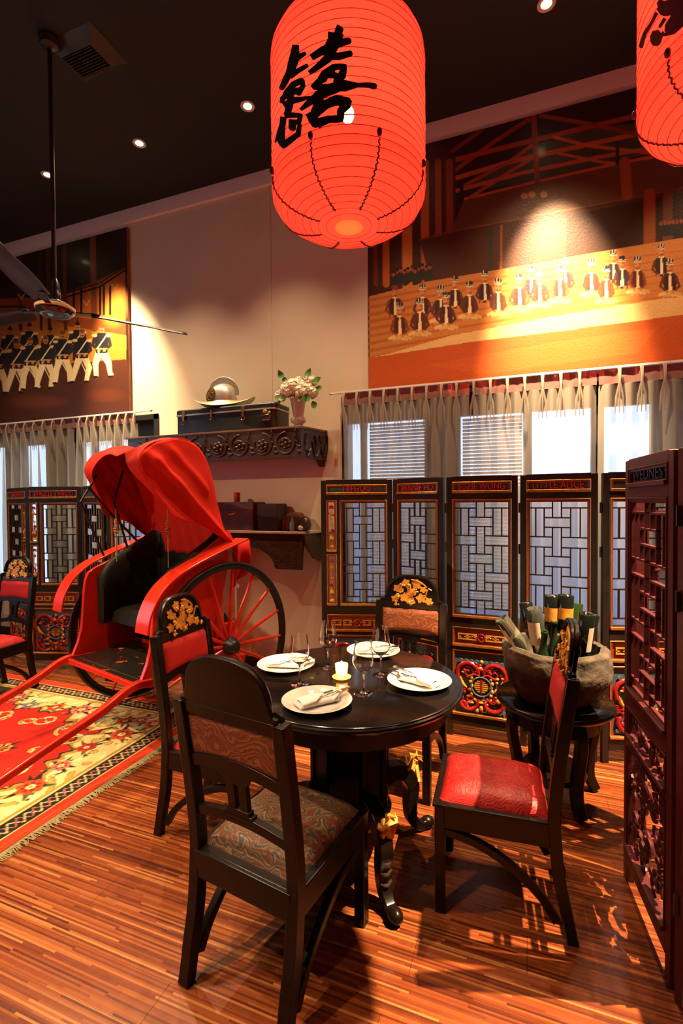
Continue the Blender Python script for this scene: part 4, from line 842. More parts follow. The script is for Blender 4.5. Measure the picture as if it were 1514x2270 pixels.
    q_ = [se(max(1e-4, min(PI-1e-4, PI-PI*k/24))) for k in range(25)]; g.tube([(x*.93, back_y(.93+(z-.93)*.94)+.010, .93+(z-.93)*.94) for x, z in q_], .010, 8)
    for s in (-1, 1): g.tube([(s*(.150+p[0]), back_y(.9)+.012, .895+p[2]) for p in spiral(0, 0, .022, .004, 120, -260, 14, 0)], [.007]*10+[.005]*5, 6)
    obj('crest_moulding', g, bw, r)
    R = random.Random(4); gl = G()
    for (x, z, q, rot) in ((-.03, 1.005, .030, .3), (.03, 1.01, .024, 1.2), (-.065, .975, .020, .8), (.075, .975, .024, 2.0), (-.055, .925, .030, .1), (-.095, .910, .022, 1.0), (.0, .955, .030, .9), (.035, .925, .028, 1.6), (.085, .915, .022, .4), (.0, .905, .026, 2.2), (.055, .965, .018, 2.5)):
        g1_ = G(); g1_.prism(leafpoly(x, z, q, rot), lambda a, b, c, x=x, z=z, q=q: (a, back_y(b)+c-.006*math.hypot(a-x, b-z)/q, b), .010, .017+R.uniform(0, .004)); obj('vine_leaf', g1_, M_['goldpaint'], r, smooth=30)
    for (cx, cz, n) in ((.008, .990, 12), (-.11, .895, 7), (.0, .900, 9), (.062, .935, 11), (.075, .890, 9), (-.03, .965, 6), (.045, 1.0, 6)):
        gb = G()
        for k in range(n): a = R.uniform(0, 2*PI); q = R.uniform(0, .013); gb.ball((cx+q*math.cos(a), back_y(cz)+.022+R.uniform(0, .006), cz+q*math.sin(a)*1.1), .0055, 7, 5)
        o_ = obj('grape_cluster', gb, M_['goldpaint'], r, smooth=80); o_['kind'] = 'stuff'
    gl.tube([(-.11, back_y(.95)+.014, .975), (-.095, back_y(.95)+.016, .985), (-.085, back_y(.95)+.014, .965), (-.08, back_y(.95)+.014, .945), (-.06, back_y(.95)+.014, .935)], .004, 6)
    gl.tube([(.098*math.cos(PI-PI*k/16), back_y(1.0)+.012, .935+.095*math.sin(PI*k/16)) for k in range(3, 9)], .004, 6)
    obj('vine_tendril', gl, M_['goldpaint'], r, smooth=50)
    tag(r, name_label, 'chair', None); r['group'] = 'carved dining chairs'; return r
c0 = chair('black carved dining chair nearest the camera, its back to us, paisley seat', M_['paisley'], M_['paisleyback'], M_['paisleyback'], (-.800, 1.235, 0), -9); c0.scale = (1.12, 1.04, 1.0)
dup(c0, (-.645, 2.78, 0), math.radians(179), 'black carved dining chair behind the table with golden grape crest and paisley back')
c1 = chair('black carved dining chair right of the table with red damask seat, seen from the side', M_['reddam'], M_['redplush'], M_['redplush'], (.085, 1.95, 0), 93)
dup(c1, (-1.505, 1.90, 0), math.radians(-92), 'black carved dining chair with red back pad, between the table and the rickshaw')
dup(c1, (-3.90, 2.72, .0085), math.radians(184), 'black carved dining chair with pink-red back at the far left edge')
# ================================================================ ROUND TABLE
TX, TY = -.705, 1.925
t = empty('round_table', (TX, TY, 0)); bw = M_['blackwood']
obj('tabletop', G().lathe([(0, .715), (.42, .715), (.455, .720), (.466, .727), (.470, .735), (.468, .742), (.460, .744), (.458, .748), (.452, .7505), (0, .7505)], 96), M_['tabletop'], t, smooth=35)
obj('apron', G().lathe([(.40, .64), (.41, .645), (.41, .716), (.39, .716), (.39, .64)], 64, close=True), bw, t, smooth=35)
g = G()
for k in range(8):
    a = k*PI/4+.2; g.M = Matrix.Rotation(a, 4, 'Z'); g.b2((.135, -.058, .22), (.150, .058, .715)); g.b2((.150, -.058, .22), (.160, -.044, .715)); g.b2((.150, .044, .22), (.160, .058, .715)); g.b2((.15, -.058, .66), (.16, .058, .70)); g.b2((.15, -.058, .24), (.16, .058, .27))
g.M = None; g.lathe([(.12, .20), (.17, .20), (.175, .215), (.165, .235), (.14, .245)], 40); g.lathe([(.13, .24), (.13, .71)], 24)
obj('pedestal', g, bw, t, smooth=30)
for k in range(4):
    a = k*PI/2+math.radians(-46); ga = G(); ga.M = Matrix.Rotation(a, 4, 'Z')
    P = spline([(.12, 0, .27), (.20, 0, .305), (.265, 0, .285), (.30, 0, .22), (.292, 0, .14), (.30, 0, .07), (.345, 0, .025), (.385, 0, .03)], 5)
    ga.sweep(P, [.07-.035*i/len(P) for i in range(len(P))], [.075-.04*i/len(P) for i in range(len(P))], (0, 1, 0)); ga.ball((.385, 0, .028), .028, 10, 7, (1.2, 1, .95))
    lg = obj('leg', ga, bw, t, bevel=.006, smooth=50)
    gb = G(); gb.M = ga.M; R = random.Random(k)
    for q in range(9): x = .285+R.uniform(-.035, .045); gb.tube([(x, R.uniform(-.03, .03), .27+R.uniform(-.03, .03)), (x+R.uniform(0, .03), R.uniform(-.035, .035), .31+R.uniform(0, .03)), (x+.03+R.uniform(0, .02), R.uniform(-.04, .04), .335+R.uniform(-.02, .02))], [.010, .012, .003], 6)
    obj('gilt_leaf_carving', gb, M_['goldpaint'], lg, smooth=50)['kind'] = 'stuff'
    gc = G(); gc.M = ga.M
    for zz in (.10, .14, .18): gc.tube(spline([(.315, -.022, zz), (.325, 0, zz-.01), (.315, .022, zz)], 4), .006, 6)
    obj('carved_scales', gc, M_['carved'], lg)
tag(t, 'round black polished dining table with carved pedestal, set for four', 'table')
# ---------------------------------------------------------------- plates, napkins, glasses
ZT = .7505
pl0 = None; nap0 = None
def plate_g(): return G().lathe([(0, .004), (.078, .004), (.088, .008), (.100, .016), (.127, .0215), (.130, .0225), (.128, .0205), (.100, .011), (.088, .003), (.070, 0), (0, 0)], 72)
spots = [((-.725, 1.628), 38, 'white wide-rimmed plate nearest the camera'), ((-1.018, 1.950), 12, 'white wide-rimmed plate on the left of the table, before the red-backed chair'),
         ((-.706, 2.270), -20, 'white wide-rimmed plate at the back of the table'), ((-.412, 1.952), -25, 'white wide-rimmed plate on the right of the table')]
NL = ['white napkin folded like a pocket on the nearest plate', 'white napkin lying flat on the left plate', 'white napkin folded on the back plate behind the glasses', 'white rolled napkin pointing left on the right plate']
def napkin(loc, rz, label):
    r = empty('napkin', loc, math.radians(rz))
    def sh(u, v):  # folded packet, slightly puffed
        x, y = (u-.5)*.165, (v-.5)*(.062+.012*u); e = (1-abs(2*u-1)**6)*(1-abs(2*v-1)**4); return (x, y, .001+.015*e**.6+.002*noise.noise((x*30, y*30, rz)))
    obj('folded_cloth', G().grid(sh, 24, 12), M_['linen'], r, smooth=60, solid=.0015)
    g = G(); P = [(-.075, -.034, .010), (.015, -.040, .014), (.045, .0, .022), (.010, .036, .014), (-.075, .030, .010)]
    def fl(u, v): 
        x = -.075+u*(.105-.05*abs(2*v-1)); return (x, (v-.5)*(.074-.004*u), .014+.009*math.sin(PI*v)+.004*u)
    g.grid(fl, 12, 8); obj('pocket_flap', g, M_['linen'], r, smooth=60, solid=.0015)
    g = G(); 
    def tip(u, v): return (.045+u*.055*(1-abs(2*v-1)*.4), (v-.5)*.085*(1-.35*u), .008+.012*u+.006*math.sin(PI*v))
    g.grid(tip, 8, 8); obj('back_corner', g, M_['linen'], r, smooth=60, solid=.0015)
    tag(r, label, 'napkin', 'napkins on the four plates'); return r
def fork(loc, rz, label):
    r = obj('fork', G(), None) if False else None
    g = G(); g.sweep([(-.085, 0, .0), (-.03, 0, .001), (.03, 0, .004), (.05, 0, .003)], [.008, .005, .006, .020], .002, (0, 1, 0))
    for q in (-.0085, -.003, .003, .0085): g.tube([(.048, q, .003), (.066, q, .001), (.085, q*.95, .006)], [.0017, .0016, .0010], 5)
    o = obj('fork', g, M_['steel'], None, loc=loc); o.rotation_euler = (0, -.08, math.radians(rz)); tag(o, label, 'fork', 'forks tucked in the napkins'); return o
def knife(loc, rz, label):
    g = G(); g.sweep([(-.09, 0, 0), (-.01, 0, .001)], .009, .005, (0, 1, 0)); g.prism([(-.01, -.0055), (.075, -.007), (.092, .0), (.085, .006), (-.01, .0055)], lambda a, b, c: (a, b, c), -.0005, .001)
    o = obj('knife', g, M_['steel'], None, loc=loc, smooth=30); o.rotation_euler = (0, -.06, math.radians(rz)); tag(o, label, 'knife', 'knives tucked in the napkins'); return o
for i, ((x, y), a, lab) in enumerate(spots):
    if pl0 is None: pl0 = obj('plate', plate_g(), M_['china'], None, smooth=60, loc=(x, y, ZT)); tag(pl0, lab, 'plate', 'white plates on the round table')
    else: o = inst(pl0, None, (x, y, ZT)); o['label'] = lab
    rz = [52, 15, 20, 160][i]; ca, sa = math.cos(math.radians(rz)), math.sin(math.radians(rz))
    napkin((x, y, ZT+.010), rz, NL[i])
    wh = ['nearest', 'left', 'back', 'right'][i]
    fork((x+ca*.048-sa*-.012, y+sa*.048+ca*-.012, ZT+.031), rz, 'steel fork tucked into the napkin on the %s plate' % wh)
    knife((x+ca*.045-sa*.016, y+sa*.045+ca*.016, ZT+.029), rz, 'steel knife tucked into the napkin on the %s plate' % wh)
gp = [(0.0, .0035), (.030, .0022), (.036, .0005), (.036, -.0000), (0, 0)]
def glass_g():
    out = [(0, 0), (.0355, 0), (.0360, .0012), (.030, .0030), (.012, .0048), (.0048, .010), (.0036, .030), (.0036, .070), (.0052, .082), (.014, .090), (.030, .102), (.0395, .118), (.0410, .130), (.0385, .155), (.0340, .185), (.0315, .208)]
    inn = [(.0305, .208), (.0330, .185), (.0374, .155), (.0398, .130), (.0384, .119), (.0292, .1035), (.013, .0925), (.004, .088), (0, .087)]
    return G().lathe(out+inn, 40)
g0 = None
for (x, y, lab) in ((-.868, 1.780, 'empty stemmed wine glass on the left, before the left plate'), (-.838, 2.010, 'empty stemmed wine glass behind and left of the candle'), (-.595, 1.780, 'empty stemmed wine glass right of the candle, nearest the camera'), (-.588, 1.998, 'empty stemmed wine glass in front of the back plate')):
    if g0 is None: g0 = obj('wine_glass', glass_g(), M_['glass'], None, smooth=70, loc=(x, y, ZT+.0003)); tag(g0, lab, 'wine glass', 'wine glasses on the round table')
    else: o = inst(g0, None, (x, y, ZT+.0003)); o['label'] = lab
cd = empty('tealight_holder', (-.733, 1.905, ZT))
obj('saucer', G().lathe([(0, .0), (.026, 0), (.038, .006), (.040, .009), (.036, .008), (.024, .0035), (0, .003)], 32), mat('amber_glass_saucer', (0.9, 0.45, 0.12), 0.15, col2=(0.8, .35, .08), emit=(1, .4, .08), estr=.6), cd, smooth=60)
obj('glass_cup', G().lathe([(.021, .004), (.024, .02), (.027, .062), (.026, .062), (.023, .02), (.020, .006)], 32), thin_mat('amber_cup', (1, .6, .25), .55, .5, glossy=.08), cd, smooth=60)
obj('wax', G().lathe([(0, .005), (.019, .005), (.020, .030), (0, .029)], 24), M_['wax'], cd)
obj('flame', G().lathe([(0, .028), (.009, .036), (.013, .047), (.009, .060), (0, .076)], 14), M_['flame'], cd, smooth=80)
tag(cd, 'lit tealight in a small amber glass holder at the middle of the table', 'candle')
point((-.733, 1.905, ZT+.085), 5.0, (1.0, 0.48, 0.16), 0.012)
# ================================================================ RUG
def paint_rug(p):
    X, Y = p.X, p.Y
    red, cream, dgreen, gold_, pink, green, lred = 'c41c0a', 'e8cf8a', '1a1f10', 'b98a3a', 'd9786a', '3f5a20', 'd8380f'
    x0, y1 = -2.10, 2.93                   # outer corner of the visible right and far edges
    def edge(d, col, a=1.0): p.put(((X > x0-d) | (Y > y1-d) | (Y < 0.35+d) | (X < -5.05+d)).astype(float)*1.0, col, a)
    p.c[:] = hexc(red)
    # cream cartouche band with a scalloped inner outline
    u = np.where(x0-X < y1-Y, Y, X); d = np.minimum(np.minimum(x0-X, y1-Y), np.minimum(Y-0.35, X+5.05))
    wob = 0.055*np.abs(np.sin(u*PI/0.62))+0.02*np.sin(u*23)+0.012*np.sin(u*61); corner = 0.10*np.exp(-((x0-X-(y1-Y))/0.35)**2)
    lim = 0.39+wob*1.5+corner
    p.put((d < lim).astype(float), cream); blot = np.sin(X*31+2*np.sin(Y*17))*np.sin(Y*29+2*np.sin(X*19)); p.put(((d < lim-.03) & (blot > .62)).astype(float), 'c9a050'); p.put(((d < lim-.03) & (blot < -.72)).astype(float), 'f2e2ac'); p.put(((d < lim-.05) & (np.abs(blot-.62) < .035)).astype(float), '5a4a20')
    p.put((np.abs(d-lim) < 0.008).astype(float), dgreen); p.put((np.abs(d-lim+0.022) < 0.014).astype(float), gold_)
    # scroll ornaments along the inner outline, both edges
    R = random.Random(8)
    def scroll(cx, cy, s, rot, flip=1):
        for (a0, r0, off) in ((0, .10, 0), (150, .075, .05)):
            pts = []
            for i in range(15):
                a = math.radians(a0+i*22*flip)+rot; r_ = r0*s*(1-i/17); pts.append((cx+r_*math.cos(a)+off*s*math.cos(rot), cy+r_*math.sin(a)+off*s*math.sin(rot)))
            p.line(pts, [.034*s*(1-i/22) for i in range(15)], dgreen); p.line(pts, [.024*s*(1-i/22) for i in range(15)], cream); p.line(pts[2:10], .009*s, gold_)
    def flower(cx, cy, r, c1, c2='e8cf8a'):
        for k in range(5): a = k*2*PI/5+R.uniform(0, 1); p.line([(cx+r*.8*math.cos(a), cy+r*.8*math.sin(a)), (cx+r*1.7*math.cos(a), cy+r*1.7*math.sin(a))], [r*.55, r*.15], R.choice((dgreen, green)))
        for k in range(7): a = k*2*PI/7; p.ell(cx+r*.62*math.cos(a), cy+r*.62*math.sin(a), r*.42, r*.36, c1, a)
        for k in range(9): p.ell(cx+R.uniform(-1.6, 1.6)*r, cy+R.uniform(-1.6, 1.6)*r, r*.13, r*.13, R.choice((green, dgreen, gold_)))
        for k in range(7): a = k*2*PI/7+.4; p.ell(cx+r*.5*math.cos(a), cy+r*.5*math.sin(a), r*.2, r*.16, '8c1c10', a)
        p.ell(cx, cy, r*.33, r*.33, c2); p.ell(cx, cy, r*.14, r*.14, gold_)
    for k in range(9):
        y = 0.65+k*.31; scroll(x0-.56-.05*(k % 2), y, 1.0 if k % 2 else .8, (1.2 if k % 2 else -1.9), 1 if k % 2 else -1)
        x = -2.5-k*.31; scroll(x, y1-.56-.05*(k % 2), 1.0 if k % 2 else .8, 2.8 if k % 2 else 0.2, 1 if k % 2 else -1)
    for k in range(26):
        y = .5+k*.095; x = x0-.27-.13*abs(math.sin(k*1.7)); 
        for q in range(3): a = R.uniform(0, 6.3); p.line([(x, y), (x+.035*math.cos(a), y+.035*math.sin(a))], [.014, .003], R.choice((dgreen, green, 'b8281a')))
        x = -2.25-k*.105; y = y1-.27-.13*abs(math.sin(k*1.3))
        for q in range(3): a = R.uniform(0, 6.3); p.line([(x, y), (x+.035*math.cos(a), y+.035*math.sin(a))], [.014, .003], R.choice((dgreen, green, '6a86b0')))
    for k in range(12):
        y = 0.55+k*.205; x = x0-.345-.035*(k % 3); flower(x, y, .055 if k % 3 else .072, ('cf4a1c', 'd9786a', 'b8281a')[k % 3]); 
        x2 = -2.35-k*.22; flower(x2, y1-.345-.035*(k % 3), .055 if k % 3 else .070, ('d9786a', 'cf4a1c', '7a8cae')[k % 3])
    for (x, y, r_) in ((-3.0, 2.0, .06), (-3.25, 1.55, .075), (-2.85, 1.6, .05), (-3.6, 2.05, .07), (-3.6, 1.3, .08)):
        flower(x, y, r_, 'c8b060', 'cf4a1c')
    for (x, y, a) in ((-2.78, 2.05, .6), (-2.85, 2.35, 2.2), (-3.2, 2.3, 1.2), (-2.72, 1.75, 2.6)): scroll(x, y, .62, a)
    # straight outer borders
    edge(.215, gold_); edge(.200, cream); edge(.185, dgreen)
    dd = d; zz = 0.135+0.022*np.sign(np.sin(u*PI/0.045)); tri = 0.135+0.03*(2*np.abs(((u/0.085) % 1)-.5)-.5)*2
    p.put((np.abs(dd-tri) < 0.0065).astype(float), cream); tri2 = 0.135-0.03*(2*np.abs(((u/0.085) % 1)-.5)-.5)*2; p.put((np.abs(dd-tri2) < 0.005).astype(float), pink)
    edge(.090, cream); edge(.080, lred); edge(.040, 'b8501c'); edge(.034, lred)
xs = np.arange(-5.05, -2.0999, .0065); ys = np.arange(.35, 2.9301, .0065); Xg, Yg = np.meshgrid(xs, ys, indexing='ij')
p = Painter(Xg, Yg, (.5, .02, .01)); paint_rug(p)
hz = .0075+.0012*np.sin(Xg*9+Yg*4)*np.cos(Yg*7)+.014*np.exp(-((Yg-1.95-.35*(Xg+2.9))/.02)**2)*np.exp(-((Xg+3.3)/.55)**2)
rug = empty('rug', (-3.57, 1.64, 0)); o = vgrid('pile', Xg, Yg, hz, p.c, M_['rugv'], rug); o.location = (3.57, -1.64, 0)
obj('backing', G().b2((-1.48, -1.29, .0004), (1.468, 1.288, .005)), M_['fringe'], rug, smooth=0)
g = G(); R = random.Random(2)
for k in range(760):
    y = -1.28+k*2.56/760; L = R.uniform(.035, .062); dy = R.uniform(-.014, .014); x = 1.468
    g.tube([(x, y, .006), (x+L*.5, y+dy*.3+R.uniform(-.004, .004), .007+R.uniform(0, .006)), (x+L, y+dy, .0035)], [.0026, .0024, .0012], 4)
o = obj('fringe', g, M_['fringe'], rug); o['kind'] = 'stuff'
tag(rug, 'large red floral rug with cream scroll border and olive fringe under the rickshaw shafts', 'rug')
# ================================================================ RICKSHAW
rk = empty('rickshaw', (-2.32, 2.83, .009), math.radians(165)); RP = M_['redpaint']
M_['tyre'] = mat('black_rubber_tyre', (.012, .012, .014), .38, col2=(.02, .02, .022))
for s in (1, -1):
    g = G(); g.tube([(s*.5, .535*math.cos(q*2*PI/72), .55+.535*math.sin(q*2*PI/72)) for q in range(72)], .0155, 8, closed=True)
    g.add(*(lambda V, F: (V, F))(*[[(s*.5+dx, r_*math.cos(q*2*PI/72), .55+r_*math.sin(q*2*PI/72)) for q in range(72) for dx, r_ in ((-.017, .525), (.017, .525), (.017, .500), (-.017, .500))], [(q*4+k, q*4+(k+1) % 4, ((q+1) % 72)*4+(k+1) % 4, ((q+1) % 72)*4+k) for q in range(72) for k in range(4)]]))
    wh = obj('wheel', g, M_['tyre'], rk, smooth=50)
    for q in range(16):
        a = q*PI/8+.10; g = G(); g.tube([(s*.5+s*.012, .05*math.cos(a), .55+.05*math.sin(a)), (s*.5, .30*math.cos(a), .55+.30*math.sin(a)), (s*.5, .505*math.cos(a), .55+.505*math.sin(a))], [.0125, .012, .0095], 7)
        obj('spoke', g, RP, wh)
    g = G(); g.M = Matrix.Translation((s*.5, 0, .55)) @ Matrix.Rotation(PI/2, 4, 'Y'); g.lathe([(0, -.085), (.03, -.085), (.042, -.075), (.046, -.05), (.060, -.035), (.060, .035), (.046, .05), (.042, .075), (.03, .085), (0, .085)], 24)
    obj('hub', g, M_['tyre'], wh, smooth=50)
obj('axle', G().tube([(-.47, 0, .55), (.47, 0, .55)], .016, 8), M_['tyre'], rk)
FP = spline([(0, .612, .762), (0, .592, .86), (0, .53, .97), (0, .43, 1.052), (0, .30, 1.11), (0, .15, 1.160), (0, .0, 1.205), (0, -.14, 1.24)], 4)
for s in (1, -1):
    obj('fender', G().sweep([(s*.5, q.y, q.z) for q in FP], [.125]*len(FP), .012, (1, 0, 0)), RP, rk, smooth=60, bevel=.003)
    side = [(.60, .44), (.565, .475), (.53, .55), (.505, .64), (.495, .74), (.488, .86), (.475, .96), (.452, 1.015), (.40, 1.045), (.32, 1.075), (.2, 1.12), (.05, 1.165), (-.07, 1.18), (-.09, 1.15), (-.08, 1.05), (-.05, .93), (.0, .78), (.06, .66), (.10, .52), (.12, .43), (.2, .41), (.5, .41)]
    obj('side_panel', G().prism(side, lambda a, b, c, s=s: (s*.405+c, a, b), -.014, .014), RP, rk, bevel=.004, smooth=40)
    P = spline([(s*.41, -.22, .40), (s*.41, .2, .42), (s*.41, .50, .445), (s*.41, .63, .445), (s*.405, .80, .37), (s*.40, 1.05, .29), (s*.395, 1.4, .175), (s*.39, 1.84, .035)], 5)
    obj('shaft', G().sweep(P, .042, [.05-.014*i/len(P) for i in range(len(P))], (1, 0, 0)), RP, rk, bevel=.008, seg=3)
    g = G(); g.tube([(s*.42, .0, .55), (s*.42, -.05, .40)], .014, 6); obj('axle_bracket', g, M_['tyre'], rk)
fbm = mat('worn_black_enamel_footboard', (.016, .013, .010), .3, col2=(.72, .05, .02), nscale=15, lo=.635, hi=.65, coat=.2)
obj('footboard', G().prism([(.585, .452), (.585, .440), (.05, .455), (.05, .470)], lambda a, b, c: (c, a, b), -.392, .392), fbm, rk, smooth=0, bevel=.002)
obj('footboard_lip', G().b2((-.395, .580, .425), (.395, .600, .456)), RP, rk, smooth=0, bevel=.003)
obj('brass_strip', G().b2((-.39, .53, .4535), (.39, .536, .4550)), M_['brass'], rk, smooth=0)
for s in (1, -1): obj('footboard_stay', G().tube([(s*.16, .56, .43), (s*.19, .05, .33), (s*.2, -.3, .40)], .013, 7), RP, rk)
obj('seat_box', G().b2((-.385, -.16, .45), (.385, .12, .66)), RP, rk, smooth=0, bevel=.004)
obj('seat_valance', G().b2((-.385, .10, .50), (.385, .125, .64)), M_['leather'], rk, smooth=0, bevel=.004)
def cush(u, v): x, y = (u-.5)*.72, -.14+v*.48; e = (1-abs(2*u-1)**6)*(1-abs(2*v-1)**6); return (x, y, .665+.105*e**.35)
g = G().grid(cush, 30, 26); g.grid(lambda u, v: ((.5-u)*.72, -.14+v*.48, .665-.03*((1-abs(2*u-1)**6)*(1-abs(2*v-1)**6))**.4), 20, 16); obj('seat_cushion', g, M_['leather'], rk, smooth=80)
# padded back wrapping round the sides
path = spline([(.365, .40, 0), (.375, .22, 0), (.372, .06, 0), (.355, -.05, 0), (.27, -.11, 0), (.12, -.13, 0), (0, -.135, 0), (-.12, -.13, 0), (-.27, -.11, 0), (-.355, -.05, 0), (-.372, .06, 0), (-.375, .22, 0), (-.365, .40, 0)], 5); n_ = len(path)
def top(i): t = abs(i/(n_-1)*2-1); return 1.36-.33*t**2.4-.04*max(0, (t-.93)/.07)
V, F = [], []
for i, q in enumerate(path):
    tg = (path[min(i+1, n_-1)]-path[max(i-1, 0)]).normalized(); nn = Vector((-tg.y, tg.x, 0)) # outward
    th = .05; ring = []
    for (o_, z) in ((.012, .66), (.012, top(i)-.02), (-.012, top(i)), (-.035, top(i)-.012), (-.055, top(i)-.06), (-.062, .90), (-.058, .70), (-.05, .66)): ring.append((q.x-nn.x*(-o_), q.y-nn.y*(-o_), z))
    V += ring
m8 = 8
for i in range(n_-1): F += [(i*m8+k, i*m8+(k+1) % m8, (i+1)*m8+(k+1) % m8, (i+1)*m8+k) for k in range(m8)]
F += [tuple(range(m8-1, -1, -1)), tuple(range((n_-1)*m8, n_*m8))]
obj('padded_back', G().add(V, F), M_['leather'], rk, smooth=70)
V, F = [], []
for i, q in enumerate(path[3:-3]):
    i += 3; tg = (path[min(i+1, n_-1)]-path[max(i-1, 0)]).normalized(); nn = Vector((-tg.y, tg.x, 0))
    V += [(q.x+nn.x*o_, q.y+nn.y*o_, z) for o_, z in ((.028, .45), (.028, top(i)-.035), (.014, top(i)-.035), (.014, .45))]
k_ = len(V)//4
F = [(i*4+k, i*4+(k+1) % 4, i*4+4+(k+1) % 4, i*4+4+k) for i in range(k_-1) for k in range(4)]
obj('body_shell', G().add(V, F), RP, rk, smooth=60)
# hood: canvas stretched over bows, collapsed forward
HPf = [(.40, 1.47), (.50, 1.60), (.565, 1.72), (.50, 1.815), (.39, 1.865), (.28, 1.885), (.17, 1.85), (.09, 1.76), (.045, 1.64), (.01, 1.50), (-.03, 1.36), (-.07, 1.22)]
HS = spline([(a, b, 0) for a, b in HPf], 5)
def hoodroof(u, v):
    l = .42*(1-2*u); v = .30*(1-abs(1-2*u)**2.2)*(1-v)+v; i = v*(len(HS)-1); k = min(int(i), len(HS)-2); q = HS[k].lerp(HS[k+1], i-k); t = abs(1-2*u)
    sag = (1-t**2)*(.045*math.exp(-((v-.42)/.22)**2)+.03*math.exp(-((v-.2)/.12)**2)); bow = .03*math.sin(PI*2*abs(u-.5)*1.0)+.006*math.sin(v*16+u*9)
    lf = (1-t**2); return (l+.006*noise.noise((l*9, v*5, 1)), q.x*(1-.20*max(0, l/.42))-.05*lf*max(0, (1-v*2.2))+.012*noise.noise((l*7, v*6, 2)), q.y-sag+bow*math.exp(-((v-.4)/.25)**2)+(.012*noise.noise((l*8, v*9, 7)))-.0*lf)
obj('hood_roof', G().grid(hoodroof, 44, 56), M_['redcloth'], rk, smooth=80, solid=.003)
low = spline([(.40, 1.47, 0), (.37, 1.41, 0), (.29, 1.375, 0), (.20, 1.36, 0), (.12, 1.325, 0), (.03, 1.27, 0), (-.07, 1.22, 0)], 8)
for s in (1, -1):
    def fan(u, v, s=s):
        i = u*(len(HS)-1); k = min(int(i), len(HS)-2); a = HS[k].lerp(HS[k+1], i-k); j = u*(len(low)-1); k = min(int(j), len(low)-2); b = low[k].lerp(low[k+1], j-k)
        q = a.lerp(b, v)
        dA = math.exp(-((q.x-.12-(1.62-q.y)*-.95)/.045)**2)     # long diagonal crease
        px_ = q.x; pz = q.y; crease = ((pz-1.25)-(px_+.02)*1.0)/1.41
        ridge = .040*math.exp(-(crease/.030)**2)-.030*math.exp(-((crease+.07)/.05)**2)+.018*math.exp(-((crease-.13)/.025)**2)*(px_ > .1)
        fold = .005*math.sin(9*math.atan2(pz-1.60, .60-px_)+1.0)*min(1, 3*(1-v)*v+.2)
        edge = math.sin(PI*min(1, v*1.0))
        return (s*(.42+.035*math.sin(PI*v*.5)+(ridge+fold)*min(1, v*6)*min(1, (1-v)*6+.35)), q.x*(1-.20*(s > 0))+.004*noise.noise((px_*20, pz*20, s)), q.y)
    obj('hood_side', G().grid(fan, 60, 30), M_['redcloth'], rk, smooth=80, solid=.003)
    # hanging rear strip tied to the fender
    P = spline([(s*.43, -.05, 1.30), (s*.45, -.075, 1.24), (s*.455, -.085, 1.205)], 4); obj('tie_strap', G().sweep(P, .05, .004, (0, 1, 0)), M_['redcloth'], rk)
    if s > 0:
        for L1 in ([(.40, .34, 1.12), (.385, .50, 1.50), (.36, .40, 1.68)], [(.40, .05, 1.17), (.38, .30, 1.42), (.34, .47, 1.60)], [(.39, .16, 1.14), (.36, .28, 1.50), (.30, .24, 1.72)]): obj('hood_bow', G().tube(L1, .009, 6), M_['blackpaint'], rk)
    tz = obj('tassel', G().tube([(s*.30, .30, 1.45), (s*.30, .30, 1.08)], .0035, 6), M_['silver'], rk)
    g = G()
    for q, (z, r_) in enumerate(((1.375, .010), (1.36, .016), (1.345, .012), (1.325, .019), (1.31, .021), (1.295, .019), (1.28, .014))): g.lathe([(.003, z-.006-1.3), (r_, z-.003-1.3), (r_, z+.003-1.3), (.003, z+.006-1.3)], 12, (s*.30, .30, 1.3))
    obj('bead', g, mat('coloured_glass_beads', (.55, .25, .03), .2, col2=(.35, .02, .02), nscale=45), tz)
def backcloth(u, v):
    l = .40*(1-2*u); t = abs(1-2*u); z = 1.12+.72*v-.03*(1-t*t)*v; f_ = -.075+.10*v+.15*v*v+.010*math.sin(u*38)*(1-v*.6); return (l*.97, f_+.012, z-.03*v)
obj('hood_back', G().grid(backcloth, 50, 20), M_['redcloth'], rk, smooth=80, solid=.003)
g = G().grid(lambda u, v: (-.43-.03*math.sin(v*5)-.02*math.sin(u*9), -.10-.16*u+.02*math.sin(v*6), 1.22-.23*v-.10*v*(1-u)), 10, 12); obj('hanging_cloth', g, M_['redcloth'], rk, smooth=80, solid=.003)
tag(rk, 'red rickshaw with black spoked wheels and collapsed red canvas hood', 'rickshaw')
# ================================================================ SHELVES and what stands on them
def carved_front(x0, x1, z0, z1, y, g):
    R = random.Random(6); n = int((x1-x0)/.19)
    for k in range(n):
        cx = x0+(k+.5)*(x1-x0)/n; cz = (z0+z1)/2; s = 1 if k % 2 else -1; h = (z1-z0)/2
        m = lambda P: [(p_[0], y-.004, p_[2]) for p_ in P]
        g.tube(m(spiral(cx, cz, h*.86, h*.70, 90, 90+s*290, 20)), .009, 6); g.tube(m(spiral(cx, cz-.006, h*.56, h*.1, 200, 200-s*420, 20)), [.010]*12+[.007]*9, 6)
        for q in range(6): a = q*PI/3+.3; g.ball((cx+h*.33*math.cos(a), y-.006, cz+h*.33*math.sin(a)), .014, 7, 5, (1.3, .7, .8))
        g.ball((cx, y-.010, cz), .016, 8, 6)
        for q in range(5): g.tube([(cx+(x1-x0)/n/2, y-.003, cz-h*.8+q*h*.4), (cx+(x1-x0)/n/2+.03*math.cos(q), y-.008, cz-h*.65+q*h*.38), (cx+(x1-x0)/n/2-.02, y-.003, cz-h*.5+q*h*.4)], [.003, .008, .003], 5)
s1 = empty('wall_shelf', (-2.53, WY, 0)); X0, X1 = -.90, .872
